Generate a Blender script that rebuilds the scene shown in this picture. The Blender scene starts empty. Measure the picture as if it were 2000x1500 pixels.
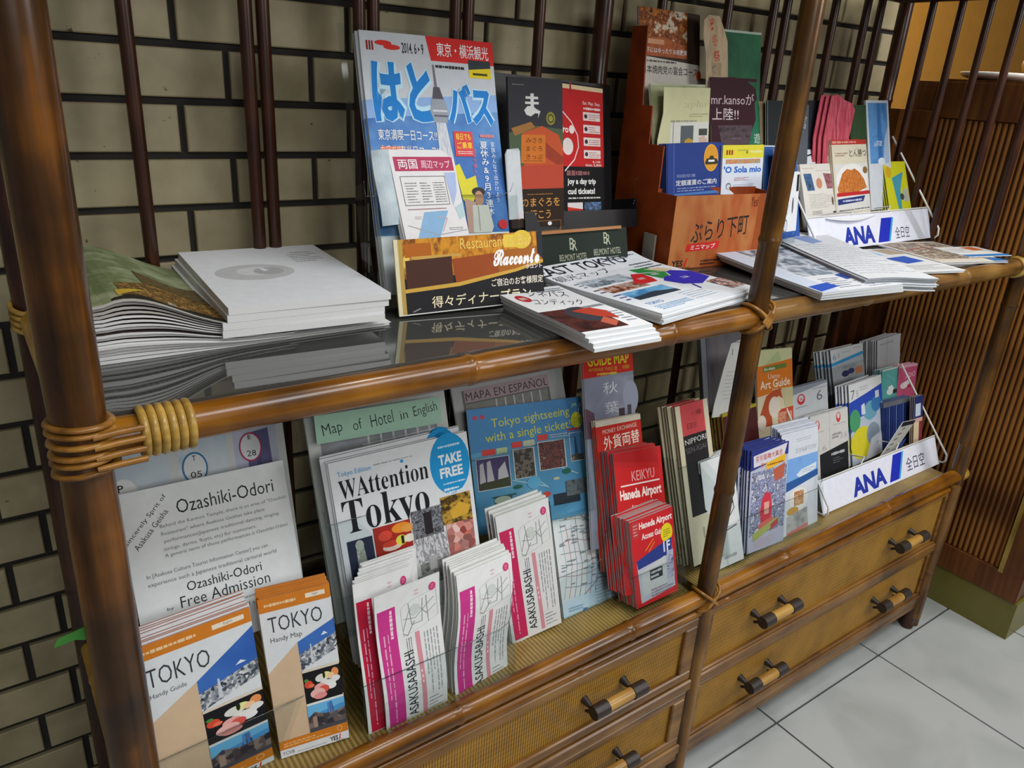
import bpy, bmesh, math, random
from mathutils import Vector, Matrix
sc = bpy.context.scene
COL = sc.collection
PI = math.pi
rad = math.radians
random.seed(7)

# ---------------------------------------------------------------- camera
FPX = 1497.68
yaw, pitch, roll = 0.63876, 0.37832, 0.06247
f_ = Vector((math.sin(yaw)*math.cos(pitch), math.cos(yaw)*math.cos(pitch), -math.sin(pitch)))
r_ = f_.cross(Vector((0, 0, 1))).normalized()
u_ = r_.cross(f_)
cr, sr = math.cos(roll), math.sin(roll)
R_ = r_*cr + u_*sr
U_ = u_*cr - r_*sr
cam = bpy.data.cameras.new('camera')
cam.sensor_width = 36
cam.lens = FPX/2000*36
cam.clip_start = .02
camo = bpy.data.objects.new('camera', cam)
COL.objects.link(camo)
camo.matrix_world = Matrix(((R_.x, U_.x, -f_.x, -.06175), (R_.y, U_.y, -f_.y, -.75675), (R_.z, U_.z, -f_.z, 1.38534), (0, 0, 0, 1)))
sc.camera = camo

# ---------------------------------------------------------------- world, lamps, exposure
sc.view_settings.view_transform = 'Standard'
sc.view_settings.look = 'None'
sc.view_settings.gamma = 1
sc.view_settings.use_curve_mapping = False
sc.view_settings.exposure = 0.0
w = bpy.data.worlds.new('world')
sc.world = w
w.use_nodes = True
w.node_tree.nodes['Background'].inputs[0].default_value = (.86, .92, 1, 1)
w.node_tree.nodes['Background'].inputs[1].default_value = .16
sc.cycles.transparent_max_bounces = 24
sc.cycles.max_bounces = 6
sc.cycles.caustics_reflective = False
sc.cycles.caustics_refractive = False


def lamp(name, loc, to, size, watts, col=(1, 1, 1), size_y=None):
    l = bpy.data.lights.new(name, 'AREA')
    l.energy = watts
    l.color = col
    l.size = size
    if size_y:
        l.shape = 'RECTANGLE'
        l.size_y = size_y
    o = bpy.data.objects.new(name, l)
    COL.objects.link(o)
    o.location = loc
    d = Vector(to)-Vector(loc)
    o.rotation_euler = d.to_track_quat('-Z', 'Y').to_euler()
    return o


lamp('ceiling_lamp', (.95, -.12, 2.62), (.95, -.12, 0), .16, 5, (1, .97, .9))
lamp('ceiling_lamp', (2.1, -.35, 2.62), (2.1, -.35, 0), .3, 8, (1, .97, .9))
lamp('unseen_soft_light', (1.1, -1.1, 2.62), (.9, -.3, 0), 1.7, 32, (.97, .98, 1), .5)
lamp('unseen_soft_light', (2.9, -2.6, 2.2), (.3, 0, .75), 1.1, 31, (1, .985, .96), .9)  # added fill from the right, below ceiling height, no real panel
lamp('unseen_soft_light', (-.1, -2.6, 2.2), (.2, 0, .7), 1.1, 19, (1, .985, .96), .9)  # added weaker fill from the front left, no fixture there
lamp('unseen_soft_light', (3.2, -1.3, 2.6), (3.0, -.9, 0), 1.2, 8, (.97, .98, 1), .6)
lamp('alcove_fill', (2.9, .75, 2.5), (3.1, 1.45, 1.6), .3, 17, (1, .86, .62))  # added only to brighten the mustard wall, no lamp seen there

# ---------------------------------------------------------------- materials
def lin(c):
    return tuple((x/12.92 if x <= .04045 else ((x+.055)/1.055)**2.4) for x in c)


def hexc(s):
    if isinstance(s, (tuple, list)):
        return lin(s)
    return lin(tuple(int(s[i:i+2], 16)/255 for i in (0, 2, 4)))


def newmat(name):
    m = bpy.data.materials.new(name)
    m.use_nodes = True
    nt = m.node_tree
    return m, nt, nt.nodes['Principled BSDF']


_mc = {}


def paper(c, rough=.58, coat=0):
    k = ('p', c, rough, coat)
    if k not in _mc:
        m, nt, b = newmat('ink_'+str(c))
        b.inputs['Base Color'].default_value = (*hexc(c), 1)
        b.inputs['Roughness'].default_value = rough
        b.inputs['Specular IOR Level'].default_value = .22
        # faint fibre / print mottling
        n = nt.nodes.new('ShaderNodeTexNoise')
        n.inputs['Scale'].default_value = 60
        tc = nt.nodes.new('ShaderNodeTexCoord')
        nt.links.new(tc.outputs['Object'], n.inputs['Vector'])
        mx = nt.nodes.new('ShaderNodeMix')
        mx.data_type = 'RGBA'
        mx.inputs[6].default_value = (*[x*.9 for x in hexc(c)], 1)
        mx.inputs[7].default_value = (*[min(1, x*1.05) for x in hexc(c)], 1)
        nt.links.new(n.outputs['Fac'], mx.inputs[0])
        nt.links.new(mx.outputs[2], b.inputs['Base Color'])
        _mc[k] = m
    return _mc[k]


def photo(cols, scale=90, kind='n', stretch=(1, 1, 1), detail=3):
    """printed photograph: procedural mottling through a colour ramp"""
    k = ('ph', cols, scale, kind, stretch)
    if k in _mc:
        return _mc[k]
    m, nt, b = newmat('print_photo')
    b.inputs['Specular IOR Level'].default_value = .25
    b.inputs['Roughness'].default_value = .5
    tc = nt.nodes.new('ShaderNodeTexCoord')
    mp = nt.nodes.new('ShaderNodeMapping')
    mp.inputs['Scale'].default_value = stretch
    mp.inputs['Location'].default_value = (scale*.013, scale*.029, 0)
    nt.links.new(tc.outputs['Object'], mp.inputs[0])
    if kind == 'v':
        t = nt.nodes.new('ShaderNodeTexVoronoi')
        t.feature = 'F1'
        out = t.outputs['Distance']
        rng = (0, .8)
    elif kind == 'c':
        t = nt.nodes.new('ShaderNodeTexVoronoi')
        sep = nt.nodes.new('ShaderNodeSeparateColor')
        nt.links.new(t.outputs['Color'], sep.inputs[0])
        out = sep.outputs[0]
        rng = (0, 1)
    else:
        t = nt.nodes.new('ShaderNodeTexNoise')
        t.inputs['Detail'].default_value = detail
        t.inputs['Roughness'].default_value = .65
        out = t.outputs['Fac']
        rng = (.32, .68)
    t.inputs['Scale'].default_value = scale
    nt.links.new(mp.outputs[0], t.inputs['Vector'])
    r = nt.nodes.new('ShaderNodeValToRGB')
    cl = cols.split()
    while len(r.color_ramp.elements) < len(cl):
        r.color_ramp.elements.new(.5)
    for i, c in enumerate(cl):
        r.color_ramp.elements[i].position = rng[0]+(rng[1]-rng[0])*i/(len(cl)-1)
        r.color_ramp.elements[i].color = (*hexc(c), 1)
    nt.links.new(out, r.inputs[0])
    nt.links.new(r.outputs[0], b.inputs['Base Color'])
    _mc[k] = m
    return m


def page_edge(c='e6e6e4', n=900):
    k = ('pe', c, n)
    if k not in _mc:
        m, nt, b = newmat('page_edges')
        tc = nt.nodes.new('ShaderNodeTexCoord')
        wv = nt.nodes.new('ShaderNodeTexWave')
        wv.bands_direction = 'Z'
        wv.inputs['Scale'].default_value = n/3
        wv.inputs['Distortion'].default_value = 1.5
        wv.inputs['Detail Scale'].default_value = .3
        nt.links.new(tc.outputs['Object'], wv.inputs['Vector'])
        mx = nt.nodes.new('ShaderNodeMix')
        mx.data_type = 'RGBA'
        a = hexc(c)
        mx.inputs[6].default_value = (*[x*.68 for x in a], 1)
        mx.inputs[7].default_value = (*a, 1)
        nt.links.new(wv.outputs['Fac'], mx.inputs[0])
        nt.links.new(mx.outputs[2], b.inputs['Base Color'])
        b.inputs['Roughness'].default_value = .8
        _mc[k] = m
    return _mc[k]


def bamboo(name, dark, mid, light, axis='Z', rough=.28, scale=9, coat=.45):
    """lacquered cane: streaks along the axis plus blotches"""
    m, nt, b = newmat(name)
    tc = nt.nodes.new('ShaderNodeTexCoord')
    mp = nt.nodes.new('ShaderNodeMapping')
    s = [26, 26, 26]
    s['XYZ'.index(axis)] = 1.6
    mp.inputs['Scale'].default_value = s
    nt.links.new(tc.outputs['Object'], mp.inputs[0])
    n1 = nt.nodes.new('ShaderNodeTexNoise')
    n1.inputs['Scale'].default_value = 2.2
    n1.inputs['Detail'].default_value = 6
    nt.links.new(mp.outputs[0], n1.inputs['Vector'])
    n2 = nt.nodes.new('ShaderNodeTexNoise')
    n2.inputs['Scale'].default_value = scale
    n2.inputs['Detail'].default_value = 3
    nt.links.new(tc.outputs['Object'], n2.inputs['Vector'])
    ad = nt.nodes.new('ShaderNodeMath')
    ad.operation = 'ADD'
    nt.links.new(n1.outputs['Fac'], ad.inputs[0])
    nt.links.new(n2.outputs['Fac'], ad.inputs[1])
    hf = nt.nodes.new('ShaderNodeMath')
    hf.operation = 'MULTIPLY'
    hf.inputs[1].default_value = .5
    nt.links.new(ad.outputs[0], hf.inputs[0])
    r = nt.nodes.new('ShaderNodeValToRGB')
    r.color_ramp.elements[0].position = .36
    r.color_ramp.elements[0].color = (*hexc(dark), 1)
    r.color_ramp.elements[1].position = .66
    r.color_ramp.elements[1].color = (*hexc(light), 1)
    e = r.color_ramp.elements.new(.5)
    e.color = (*hexc(mid), 1)
    nt.links.new(hf.outputs[0], r.inputs[0])
    nt.links.new(r.outputs[0], b.inputs['Base Color'])
    bp = nt.nodes.new('ShaderNodeBump')
    bp.inputs['Strength'].default_value = .12
    bp.inputs['Distance'].default_value = .002
    nt.links.new(n1.outputs['Fac'], bp.inputs['Height'])
    nt.links.new(bp.outputs[0], b.inputs['Normal'])
    b.inputs['Roughness'].default_value = rough
    b.inputs['Coat Weight'].default_value = coat*.6
    b.inputs['Coat Roughness'].default_value = .12
    b.inputs['Specular IOR Level'].default_value = .3
    return m


def plain(name, c, rough=.5, metal=0, spec=.5):
    m, nt, b = newmat(name)
    n = nt.nodes.new('ShaderNodeTexNoise')
    n.inputs['Scale'].default_value = 14
    n.inputs['Detail'].default_value = 4
    tc = nt.nodes.new('ShaderNodeTexCoord')
    nt.links.new(tc.outputs['Object'], n.inputs['Vector'])
    mx = nt.nodes.new('ShaderNodeMix')
    mx.data_type = 'RGBA'
    a = hexc(c)
    mx.inputs[6].default_value = (*[x*.85 for x in a], 1)
    mx.inputs[7].default_value = (*[min(1, x*1.12) for x in a], 1)
    nt.links.new(n.outputs['Fac'], mx.inputs[0])
    nt.links.new(mx.outputs[2], b.inputs['Base Color'])
    b.inputs['Roughness'].default_value = rough
    b.inputs['Metallic'].default_value = metal
    b.inputs['Specular IOR Level'].default_value = spec
    return m


def acrylic(name='clear_acrylic', tint=(.93, .95, .95), refl=.05, ior=1.35):
    m = bpy.data.materials.new(name)
    m.use_nodes = True
    nt = m.node_tree
    for n in list(nt.nodes):
        nt.nodes.remove(n)
    o = nt.nodes.new('ShaderNodeOutputMaterial')
    mx = nt.nodes.new('ShaderNodeMixShader')
    tr = nt.nodes.new('ShaderNodeBsdfTransparent')
    tr.inputs[0].default_value = (*tint, 1)
    gl = nt.nodes.new('ShaderNodeBsdfGlossy')
    gl.inputs['Roughness'].default_value = .06
    fr = nt.nodes.new('ShaderNodeFresnel')
    fr.inputs[0].default_value = ior
    ge = nt.nodes.new('ShaderNodeNewGeometry')
    sb = nt.nodes.new('ShaderNodeMath')
    sb.operation = 'SUBTRACT'
    sb.inputs[0].default_value = 1
    mu = nt.nodes.new('ShaderNodeMath')
    mu.operation = 'MULTIPLY'
    nt.links.new(ge.outputs['Backfacing'], sb.inputs[1])
    nt.links.new(sb.outputs[0], mu.inputs[0])
    nt.links.new(fr.outputs[0], mu.inputs[1])
    nt.links.new(mu.outputs[0], mx.inputs[0])
    nt.links.new(tr.outputs[0], mx.inputs[1])
    nt.links.new(gl.outputs[0], mx.inputs[2])
    nt.links.new(mx.outputs[0], o.inputs[0])
    return m


def weave(name, dark, light, sx, sy, rough=.6, coat=0.0):
    """woven cane: fine relief only"""
    m, nt, b = newmat(name)
    tc = nt.nodes.new('ShaderNodeTexCoord')
    outs = []
    for d, s, dist in (('X', sx, .6), ('Z', sy, .4)):
        wv = nt.nodes.new('ShaderNodeTexWave')
        wv.bands_direction = d
        wv.inputs['Scale'].default_value = s
        wv.inputs['Distortion'].default_value = dist
        wv.inputs['Detail Scale'].default_value = 2
        nt.links.new(tc.outputs['Object'], wv.inputs['Vector'])
        outs.append(wv.outputs['Fac'])
    mu = nt.nodes.new('ShaderNodeMath')
    mu.operation = 'MULTIPLY_ADD'
    mu.inputs[1].default_value = .82
    nt.links.new(outs[0], mu.inputs[0])
    m2 = nt.nodes.new('ShaderNodeMath')
    m2.operation = 'MULTIPLY'
    m2.inputs[1].default_value = .18
    nt.links.new(outs[1], m2.inputs[0])
    nt.links.new(m2.outputs[0], mu.inputs[2])
    ns = nt.nodes.new('ShaderNodeTexNoise')
    ns.inputs['Scale'].default_value = 12
    ns.inputs['Detail'].default_value = 5
    nt.links.new(tc.outputs['Object'], ns.inputs['Vector'])
    ad = nt.nodes.new('ShaderNodeMath')
    ad.operation = 'ADD'
    nt.links.new(mu.outputs[0], ad.inputs[0])
    nt.links.new(ns.outputs['Fac'], ad.inputs[1])
    hf = nt.nodes.new('ShaderNodeMath')
    hf.operation = 'MULTIPLY'
    hf.inputs[1].default_value = .5
    nt.links.new(ad.outputs[0], hf.inputs[0])
    r = nt.nodes.new('ShaderNodeValToRGB')
    r.color_ramp.elements[0].position = .22
    r.color_ramp.elements[0].color = (*hexc(dark), 1)
    r.color_ramp.elements[1].position = .72
    r.color_ramp.elements[1].color = (*hexc(light), 1)
    nt.links.new(hf.outputs[0], r.inputs[0])
    nt.links.new(r.outputs[0], b.inputs['Base Color'])
    bp = nt.nodes.new('ShaderNodeBump')
    bp.inputs['Strength'].default_value = .5
    bp.inputs['Distance'].default_value = .0015
    nt.links.new(mu.outputs[0], bp.inputs['Height'])
    nt.links.new(bp.outputs[0], b.inputs['Normal'])
    b.inputs['Roughness'].default_value = rough
    b.inputs['Coat Weight'].default_value = coat
    return m


M_post_l = bamboo('bamboo_dark', '1e1105', '432708', '7c490e')
M_post_m = bamboo('bamboo_olive', '241705', '4a2e0a', '7a5016')
M_rail = bamboo('bamboo_honey', '3e2408', '744609', '9c691a', 'X')
M_rail2 = bamboo('bamboo_rail_pale', '463014', '745226', '8e6c38', 'X')
M_side = bamboo('bamboo_yellow', '8a5a1a', 'b98a34', 'd0a44c', 'Y', .4)
M_dark = bamboo('cane_dark', '1a0c05', '36190b', '522c16', 'Z', .35)
M_lash = bamboo('rattan_binding', '6e5220', 'a07e38', 'c4a254', 'X', .35, 30)
M_lash2 = bamboo('rattan_binding_brown', '5e3c14', '8c5e22', 'a87a34', 'X', .35, 30)
M_wood = bamboo('drawer_wood', '42290f', '704b1f', '8c642c', 'X', .4)
M_woodv = bamboo('drawer_wood_upright', '42290f', '704b1f', '8c642c', 'Z', .4)
M_woven = weave('woven_cane', '5c3e0a', 'b08026', 62, 30)
M_mat = weave('woven_mat', '6a5526', 'a88d4c', 42, 12, .5, .3)
M_leather = plain('dark_leather', '2a211c', .45)
M_grip = bamboo('handle_bamboo', '7c5622', 'a87f3c', 'b8924c', 'X', .4)
M_wire = plain('white_wire', 'e4e4de', .35)
M_acr = acrylic()
M_acr_edge = acrylic('acrylic_edge', (.62, .66, .66), .2, 1.9)
M_carton = photo('8c4216 9c4c1c a85826', 14)
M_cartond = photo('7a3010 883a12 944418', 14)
M_mortar = plain('mortar', '2a2824', .9)
M_black = plain('black_board', '17171a', .4)


def glass_shelf_mat():
    m, nt, b = newmat('smoked_glass')
    b.inputs['Base Color'].default_value = (.05, .052, .048, 1)
    b.inputs['Roughness'].default_value = .035
    b.inputs['IOR'].default_value = 1.9
    b.inputs['Specular IOR Level'].default_value = .7
    return m


M_glass = glass_shelf_mat()

# ---------------------------------------------------------------- mesh helpers
def link(name, me, mats, parent=None, mw=None):
    o = bpy.data.objects.new(name, me)
    COL.objects.link(o)
    for m in (mats if isinstance(mats, (list, tuple)) else [mats]):
        if me.materials.find(m.name) < 0 or len(me.materials) < 1:
            me.materials.append(m)
    if parent:
        o.parent = parent
    if mw is not None:
        o.matrix_local = mw
    return o


def tag(o, label=None, cat=None, group=None, kind=None):
    if label:
        o['label'] = label
    if cat:
        o['category'] = cat
    if group:
        o['group'] = group
    if kind:
        o['kind'] = kind
    return o


def empty(name, loc, label, cat, group=None, kind=None):
    o = bpy.data.objects.new(name, None)
    COL.objects.link(o)
    o.location = loc
    o.empty_display_size = .05
    return tag(o, label, cat, group, kind)


class MB:
    def __init__(s):
        s.v, s.f, s.mi, s.sm = [], [], [], []

    def add(s, vs, fs, mi=0, smooth=False):
        n = len(s.v)
        s.v += [tuple(a) for a in vs]
        for f in fs:
            s.f.append(tuple(i+n for i in f))
            s.mi.append(mi)
            s.sm.append(smooth)

    def box(s, a, b, mi=0, M=None, bev=0):
        x0, y0, z0 = a
        x1, y1, z1 = b
        vs = [Vector(p) for p in ((x0, y0, z0), (x1, y0, z0), (x1, y1, z0), (x0, y1, z0), (x0, y0, z1), (x1, y0, z1), (x1, y1, z1), (x0, y1, z1))]
        if M is not None:
            vs = [M @ p for p in vs]
        s.add(vs, ((0, 3, 2, 1), (4, 5, 6, 7), (0, 1, 5, 4), (1, 2, 6, 5), (2, 3, 7, 6), (3, 0, 4, 7)), mi)

    def tube(s, pts, r, seg=14, mi=0, close=False, cap=True, flat=1.0):
        pts = [Vector(p) for p in pts]
        n = len(pts)
        rr = r if isinstance(r, (list, tuple)) else [r]*n
        ref = None
        vs = []
        for i, p in enumerate(pts):
            if close:
                d = (pts[(i+1) % n]-pts[i-1]).normalized()
            else:
                d = (pts[min(i+1, n-1)]-pts[max(i-1, 0)]).normalized()
            if ref is None:
                ref = Vector((0, 0, 1)) if abs(d.z) < .9 else Vector((1, 0, 0))
            a = (ref-d*ref.dot(d)).normalized()
            ref = a
            b = d.cross(a)
            for k in range(seg):
                t = 2*PI*k/seg
                vs.append(p+a*(math.cos(t)*rr[i])+b*(math.sin(t)*rr[i]*flat))
        fs = []
        for i in range(n if close else n-1):
            j = (i+1) % n
            for k in range(seg):
                k2 = (k+1) % seg
                fs.append((i*seg+k, i*seg+k2, j*seg+k2, j*seg+k))
        s.add(vs, fs, mi, True)
        if cap and not close:
            s.add(vs[:seg], (tuple(range(seg))[::-1],), mi)
            s.add(vs[-seg:], (tuple(range(seg)),), mi)

    def cane(s, a, b, r, nodes=.32, seg=20, mi=0, wob=.0, seed=0):
        """bamboo culm with swollen nodes"""
        a, b = Vector(a), Vector(b)
        L = (b-a).length
        rnd = random.Random(seed)
        off = rnd.random()*nodes
        ts = [i/24 for i in range(25)]
        nd = []
        x = off
        while x < L:
            nd.append(x)
            x += nodes*(.85+.3*rnd.random())
        for x in nd:
            for e in (-.008, -.003, 0, .003, .008):
                ts.append(min(1, max(0, (x+e)/L)))
        ts = sorted(set(round(t, 5) for t in ts))
        side = (b-a).normalized().orthogonal()
        pts, rr = [], []
        for t in ts:
            p = a+(b-a)*t+side*wob*math.sin(t*5+seed)
            k = min([abs(t*L-x) for x in nd] or [1])
            rr.append(r*(1+.055*math.exp(-(k/.004)**2)-.05*math.exp(-((k-.0085)/.003)**2)))
            pts.append(p)
        s.tube(pts, rr, seg, mi)

    def ring(s, c, axis, R, r, mi=0, seg=26, rs=7, Ry=None, flat=1.0):
        c, axis = Vector(c), Vector(axis).normalized()
        a = axis.orthogonal().normalized()
        if abs(axis.x) > .9:
            a = Vector((0, 1, 0))
        elif abs(axis.z) > .7:
            a = (Vector((1, 0, 0))-axis*axis.x).normalized()
        b = axis.cross(a)
        pts = [c+a*math.cos(2*PI*k/seg)*R+b*math.sin(2*PI*k/seg)*(Ry or R) for k in range(seg)]
        s.tube(pts, r, rs, mi, close=True, flat=flat)

    def build(s, name, mats, parent=None, mw=None, bevel=0):
        me = bpy.data.meshes.new(name)
        me.from_pydata(s.v, [], s.f)
        for m in (mats if isinstance(mats, (list, tuple)) else [mats]):
            me.materials.append(m)
        me.polygons.foreach_set('material_index', s.mi)
        me.polygons.foreach_set('use_smooth', s.sm)
        me.update()
        if bevel:
            bm = bmesh.new()
            bm.from_mesh(me)
            bmesh.ops.bevel(bm, geom=[e for e in bm.edges], offset=bevel, segments=1, affect='EDGES')
            bm.to_mesh(me)
            bm.free()
        o = bpy.data.objects.new(name, me)
        COL.objects.link(o)
        if parent:
            o.parent = parent
        if mw is not None:
            o.matrix_local = mw
        return o
# ---------------------------------------------------------------- the setting
ZU, ZL, W1, W2 = 1.0422, .48, .9946, 1.9806
ZS = 1.0625            # top of the upper glass shelf
ZM = .4765             # top of the lower woven shelf
YB = .45               # back posts
YW = .52               # face of the bricks


def brick_mat():
    m, nt, b = newmat('glazed_cream_brick')
    tc = nt.nodes.new('ShaderNodeTexCoord')
    oi = nt.nodes.new('ShaderNodeObjectInfo')
    n = nt.nodes.new('ShaderNodeTexNoise')
    n.inputs['Scale'].default_value = 16
    n.inputs['Detail'].default_value = 5
    va = nt.nodes.new('ShaderNodeVectorMath')
    va.operation = 'ADD'
    nt.links.new(tc.outputs['Object'], va.inputs[0])
    nt.links.new(oi.outputs['Location'], va.inputs[1])
    nt.links.new(va.outputs[0], n.inputs['Vector'])
    r = nt.nodes.new('ShaderNodeValToRGB')
    r.color_ramp.elements[0].position = .3
    r.color_ramp.elements[0].color = (*hexc('988c6a'), 1)
    r.color_ramp.elements[1].position = .7
    r.color_ramp.elements[1].color = (*hexc('b2a684'), 1)
    nt.links.new(n.outputs['Fac'], r.inputs[0])
    hs = nt.nodes.new('ShaderNodeHueSaturation')
    mr = nt.nodes.new('ShaderNodeMapRange')
    mr.inputs[3].default_value = .84
    mr.inputs[4].default_value = 1.08
    nt.links.new(oi.outputs['Random'], mr.inputs[0])
    nt.links.new(mr.outputs[0], hs.inputs['Value'])
    nt.links.new(r.outputs[0], hs.inputs['Color'])
    # dark spots
    n2 = nt.nodes.new('ShaderNodeTexNoise')
    n2.inputs['Scale'].default_value = 70
    nt.links.new(va.outputs[0], n2.inputs['Vector'])
    r2 = nt.nodes.new('ShaderNodeValToRGB')
    r2.color_ramp.elements[0].position = .74
    r2.color_ramp.elements[1].position = .79
    nt.links.new(n2.outputs['Fac'], r2.inputs[0])
    mx = nt.nodes.new('ShaderNodeMix')
    mx.data_type = 'RGBA'
    mx.inputs[7].default_value = (*hexc('5a4a30'), 1)
    nt.links.new(r2.outputs[0], mx.inputs[0])
    nt.links.new(hs.outputs[0], mx.inputs[6])
    nt.links.new(mx.outputs[2], b.inputs['Base Color'])
    b.inputs['Roughness'].default_value = .55
    return m


M_brick = brick_mat()
mb = MB()
mb.box((-1.1, YW+.009, -.02), (2.16, YW+.12, 2.7))
wall = tag(mb.build('wall_back', M_mortar), 'dark mortared wall of long cream bricks behind the rattan shelf', None, None, 'structure')
CH = .0785
Z0 = 1.404
_bm = {}


def brick(x0, x1, z0, joined=None):
    x1 = min(x1, 2.155)
    w_ = x1-x0-.0105
    if w_ < .015:
        return
    if joined is not None:
        joined.box((x0, YW, z0), (x0+w_, YW+.012, z0+CH-.011))
        return
    k = round(w_, 4)
    if k not in _bm:
        t = MB()
        h = CH-.011
        e = .0018
        t.add([(0, .012, 0), (w_, .012, 0), (w_, .012, h), (0, .012, h), (0, e, 0), (w_, e, 0), (w_, e, h), (0, e, h), (e, 0, e), (w_-e, 0, e), (w_-e, 0, h-e), (e, 0, h-e)],
              [(8, 9, 10, 11), (4, 5, 9, 8), (5, 6, 10, 9), (6, 7, 11, 10), (7, 4, 8, 11), (0, 1, 5, 4), (1, 2, 6, 5), (2, 3, 7, 6), (3, 0, 4, 7)])
        me = bpy.data.meshes.new('brick')
        me.from_pydata(t.v, [], t.f)
        me.materials.append(M_brick)
        _bm[k] = me
    o = bpy.data.objects.new('brick', _bm[k])
    COL.objects.link(o)
    o.parent = wall
    o.location = (x0, YW+random.uniform(-.0006, .0006), z0)


up = MB()
for c in range(-18, 17):
    z = Z0+c*CH+.0055
    jn = None if -18 <= c <= 5 else up
    if c % 2 == 0:
        xs = [.24+.27*k for k in range(-4, 9)]
    else:
        xs = []
        for k in range(-3, 6):
            xs += [.312+.4*k, .446+.4*k]
    xs = [x+.005 for x in xs]
    xs = [-1.0]+[x for x in xs if x > -.8]
    if xs[-1] < 2.1:
        xs.append(2.156)
    for a, b in zip(xs, xs[1:]):
        if a < 2.14:
            brick(a, b, z, jn)
tag(up.build('brick_courses_above', M_brick, wall), kind='stuff')

# floor of pale marble tiles
def tile_mat():
    m, nt, b = newmat('pale_marble')
    tc = nt.nodes.new('ShaderNodeTexCoord')
    oi = nt.nodes.new('ShaderNodeObjectInfo')
    va = nt.nodes.new('ShaderNodeVectorMath')
    va.operation = 'ADD'
    nt.links.new(tc.outputs['Object'], va.inputs[0])
    nt.links.new(oi.outputs['Location'], va.inputs[1])
    n = nt.nodes.new('ShaderNodeTexNoise')
    n.inputs['Scale'].default_value = 5
    n.inputs['Detail'].default_value = 9
    n.inputs['Distortion'].default_value = .5
    nt.links.new(va.outputs[0], n.inputs['Vector'])
    r = nt.nodes.new('ShaderNodeValToRGB')
    r.color_ramp.elements[0].position = .34
    r.color_ramp.elements[0].color = (*hexc('9fa3a1'), 1)
    r.color_ramp.elements[1].position = .56
    r.color_ramp.elements[1].color = (*hexc('adb1b0'), 1)
    nt.links.new(n.outputs['Fac'], r.inputs[0])
    nt.links.new(r.outputs[0], b.inputs['Base Color'])
    b.inputs['Roughness'].default_value = .38
    return m


M_tile = tile_mat()
mb = MB()
mb.box((-1.5, -3.4, -.05), (9, 1.7, -.004))
floor = tag(mb.build('floor', plain('tile_joint', '3d3f3e', .9)), 'floor of large square pale marble tiles with thin dark joints', None, None, 'structure')
TS = .4405
t = MB()
w_ = TS-.0035
t.box((.0018, .0018, -.004), (w_, w_, 0))
tme = None
for i in range(-6, 8):
    for j in range(-6, 4):
        x = 1.3259+i*TS
        y = -.026+j*TS
        if tme is None:
            o = t.build('tile', M_tile, floor)
            tme = o.data
        else:
            o = bpy.data.objects.new('tile', tme)
            COL.objects.link(o)
            o.parent = floor
        o.location = (x, y, 0)

# mustard wall of the alcove to the right of the brick wall, and the ceiling
mb = MB()
mb.box((2.16, 1.5, 0), (9, 1.6, 2.7))
tag(mb.build('wall_alcove', plain('mustard_plaster', 'c08a34', .8)), 'mustard yellow wall of the alcove behind the wooden counter', None, None, 'structure')
mb = MB()
mb.box((2.12, YW+.02, 0), (2.17, 1.5, 2.7))
tag(mb.build('wall_return', plain('mustard_plaster_side', 'b8842f', .8)), 'yellow return wall at the end of the bricks', None, None, 'structure')
mb = MB()
mb.box((-1.5, -3.4, 2.7), (9, 1.7, 2.75))
tag(mb.build('ceiling', plain('ceiling_plaster', 'c9c4b6', .9)), 'plain plaster ceiling above', None, None, 'structure')

# ---------------------------------------------------------------- ribbed wooden counter on the right
CX = 2.14
ctr = empty('counter', (CX, .13, 0), 'tall brown wooden counter with a ribbed side and olive plinth, right of the rattan shelf', 'counter')
ci = ctr.matrix_basis
Mi = Matrix.Translation((-CX, -.13, 0))
M_cw = bamboo('counter_wood', '3a1e0c', '5c3416', '74471f', 'Z', .45, 4, .1)
M_cr = bamboo('counter_rib', '4e2a0f', '80511f', '9a662a', 'Z', .4, 4, .15)
mb = MB()
mb.box((CX+.012, -.178, .115), (3.3, .46, 1.445))
mb.box((CX-.03, .455, .0), (3.3, .5195, 1.37))
mb.build('body', M_cw, ctr, Mi)
mb = MB()
mb.box((CX+.004, -.186, 0), (3.3, .5, .117))
mb.build('plinth', plain('olive_plinth', '6a6428', .35), ctr, Mi)
mb = MB()
mb.box((CX, -.18, .117), (CX+.02, .46, .195))
mb.build('bottom_rail', M_cw, ctr, Mi, .001)
mb = MB()
mb.box((CX, -.18, 1.355), (CX+.02, .375, 1.445))
mb.box((CX, .375, 1.30), (CX+.02, .46, 1.37))
mb.build('top_rail', M_cw, ctr, Mi, .001)
mb = MB()
mb.box((CX, -.18, .195), (CX+.02, -.128, 1.355))
mb.build('stile', M_cw, ctr, Mi, .001)
mb = MB()
mb.box((CX-.003, -.128, .19), (CX+.012, -.116, 1.36))
mb.build('edge_strip', bamboo('counter_strip', '6a5220', '8d7434', 'a58a44', 'Z', .4), ctr, Mi)
mb = MB()
mb.box((CX+.002, -.175, 1.445), (3.3, .375, 1.452))
mb.build('countertop', M_cw, ctr, Mi)
rt = MB()
rt.tube([(0, 0, .197), (0, 0, 1.353)], .0062, 8)
y = -.107
first = None
while y < .37:
    if first is None:
        first = rt.build('rib', M_cr, ctr, Matrix.Translation((.011, y-.13, 0)))
    else:
        o = bpy.data.objects.new('rib', first.data)
        COL.objects.link(o)
        o.parent = ctr
        o.location = (.011, y-.13, 0)
    y += .0149
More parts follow.
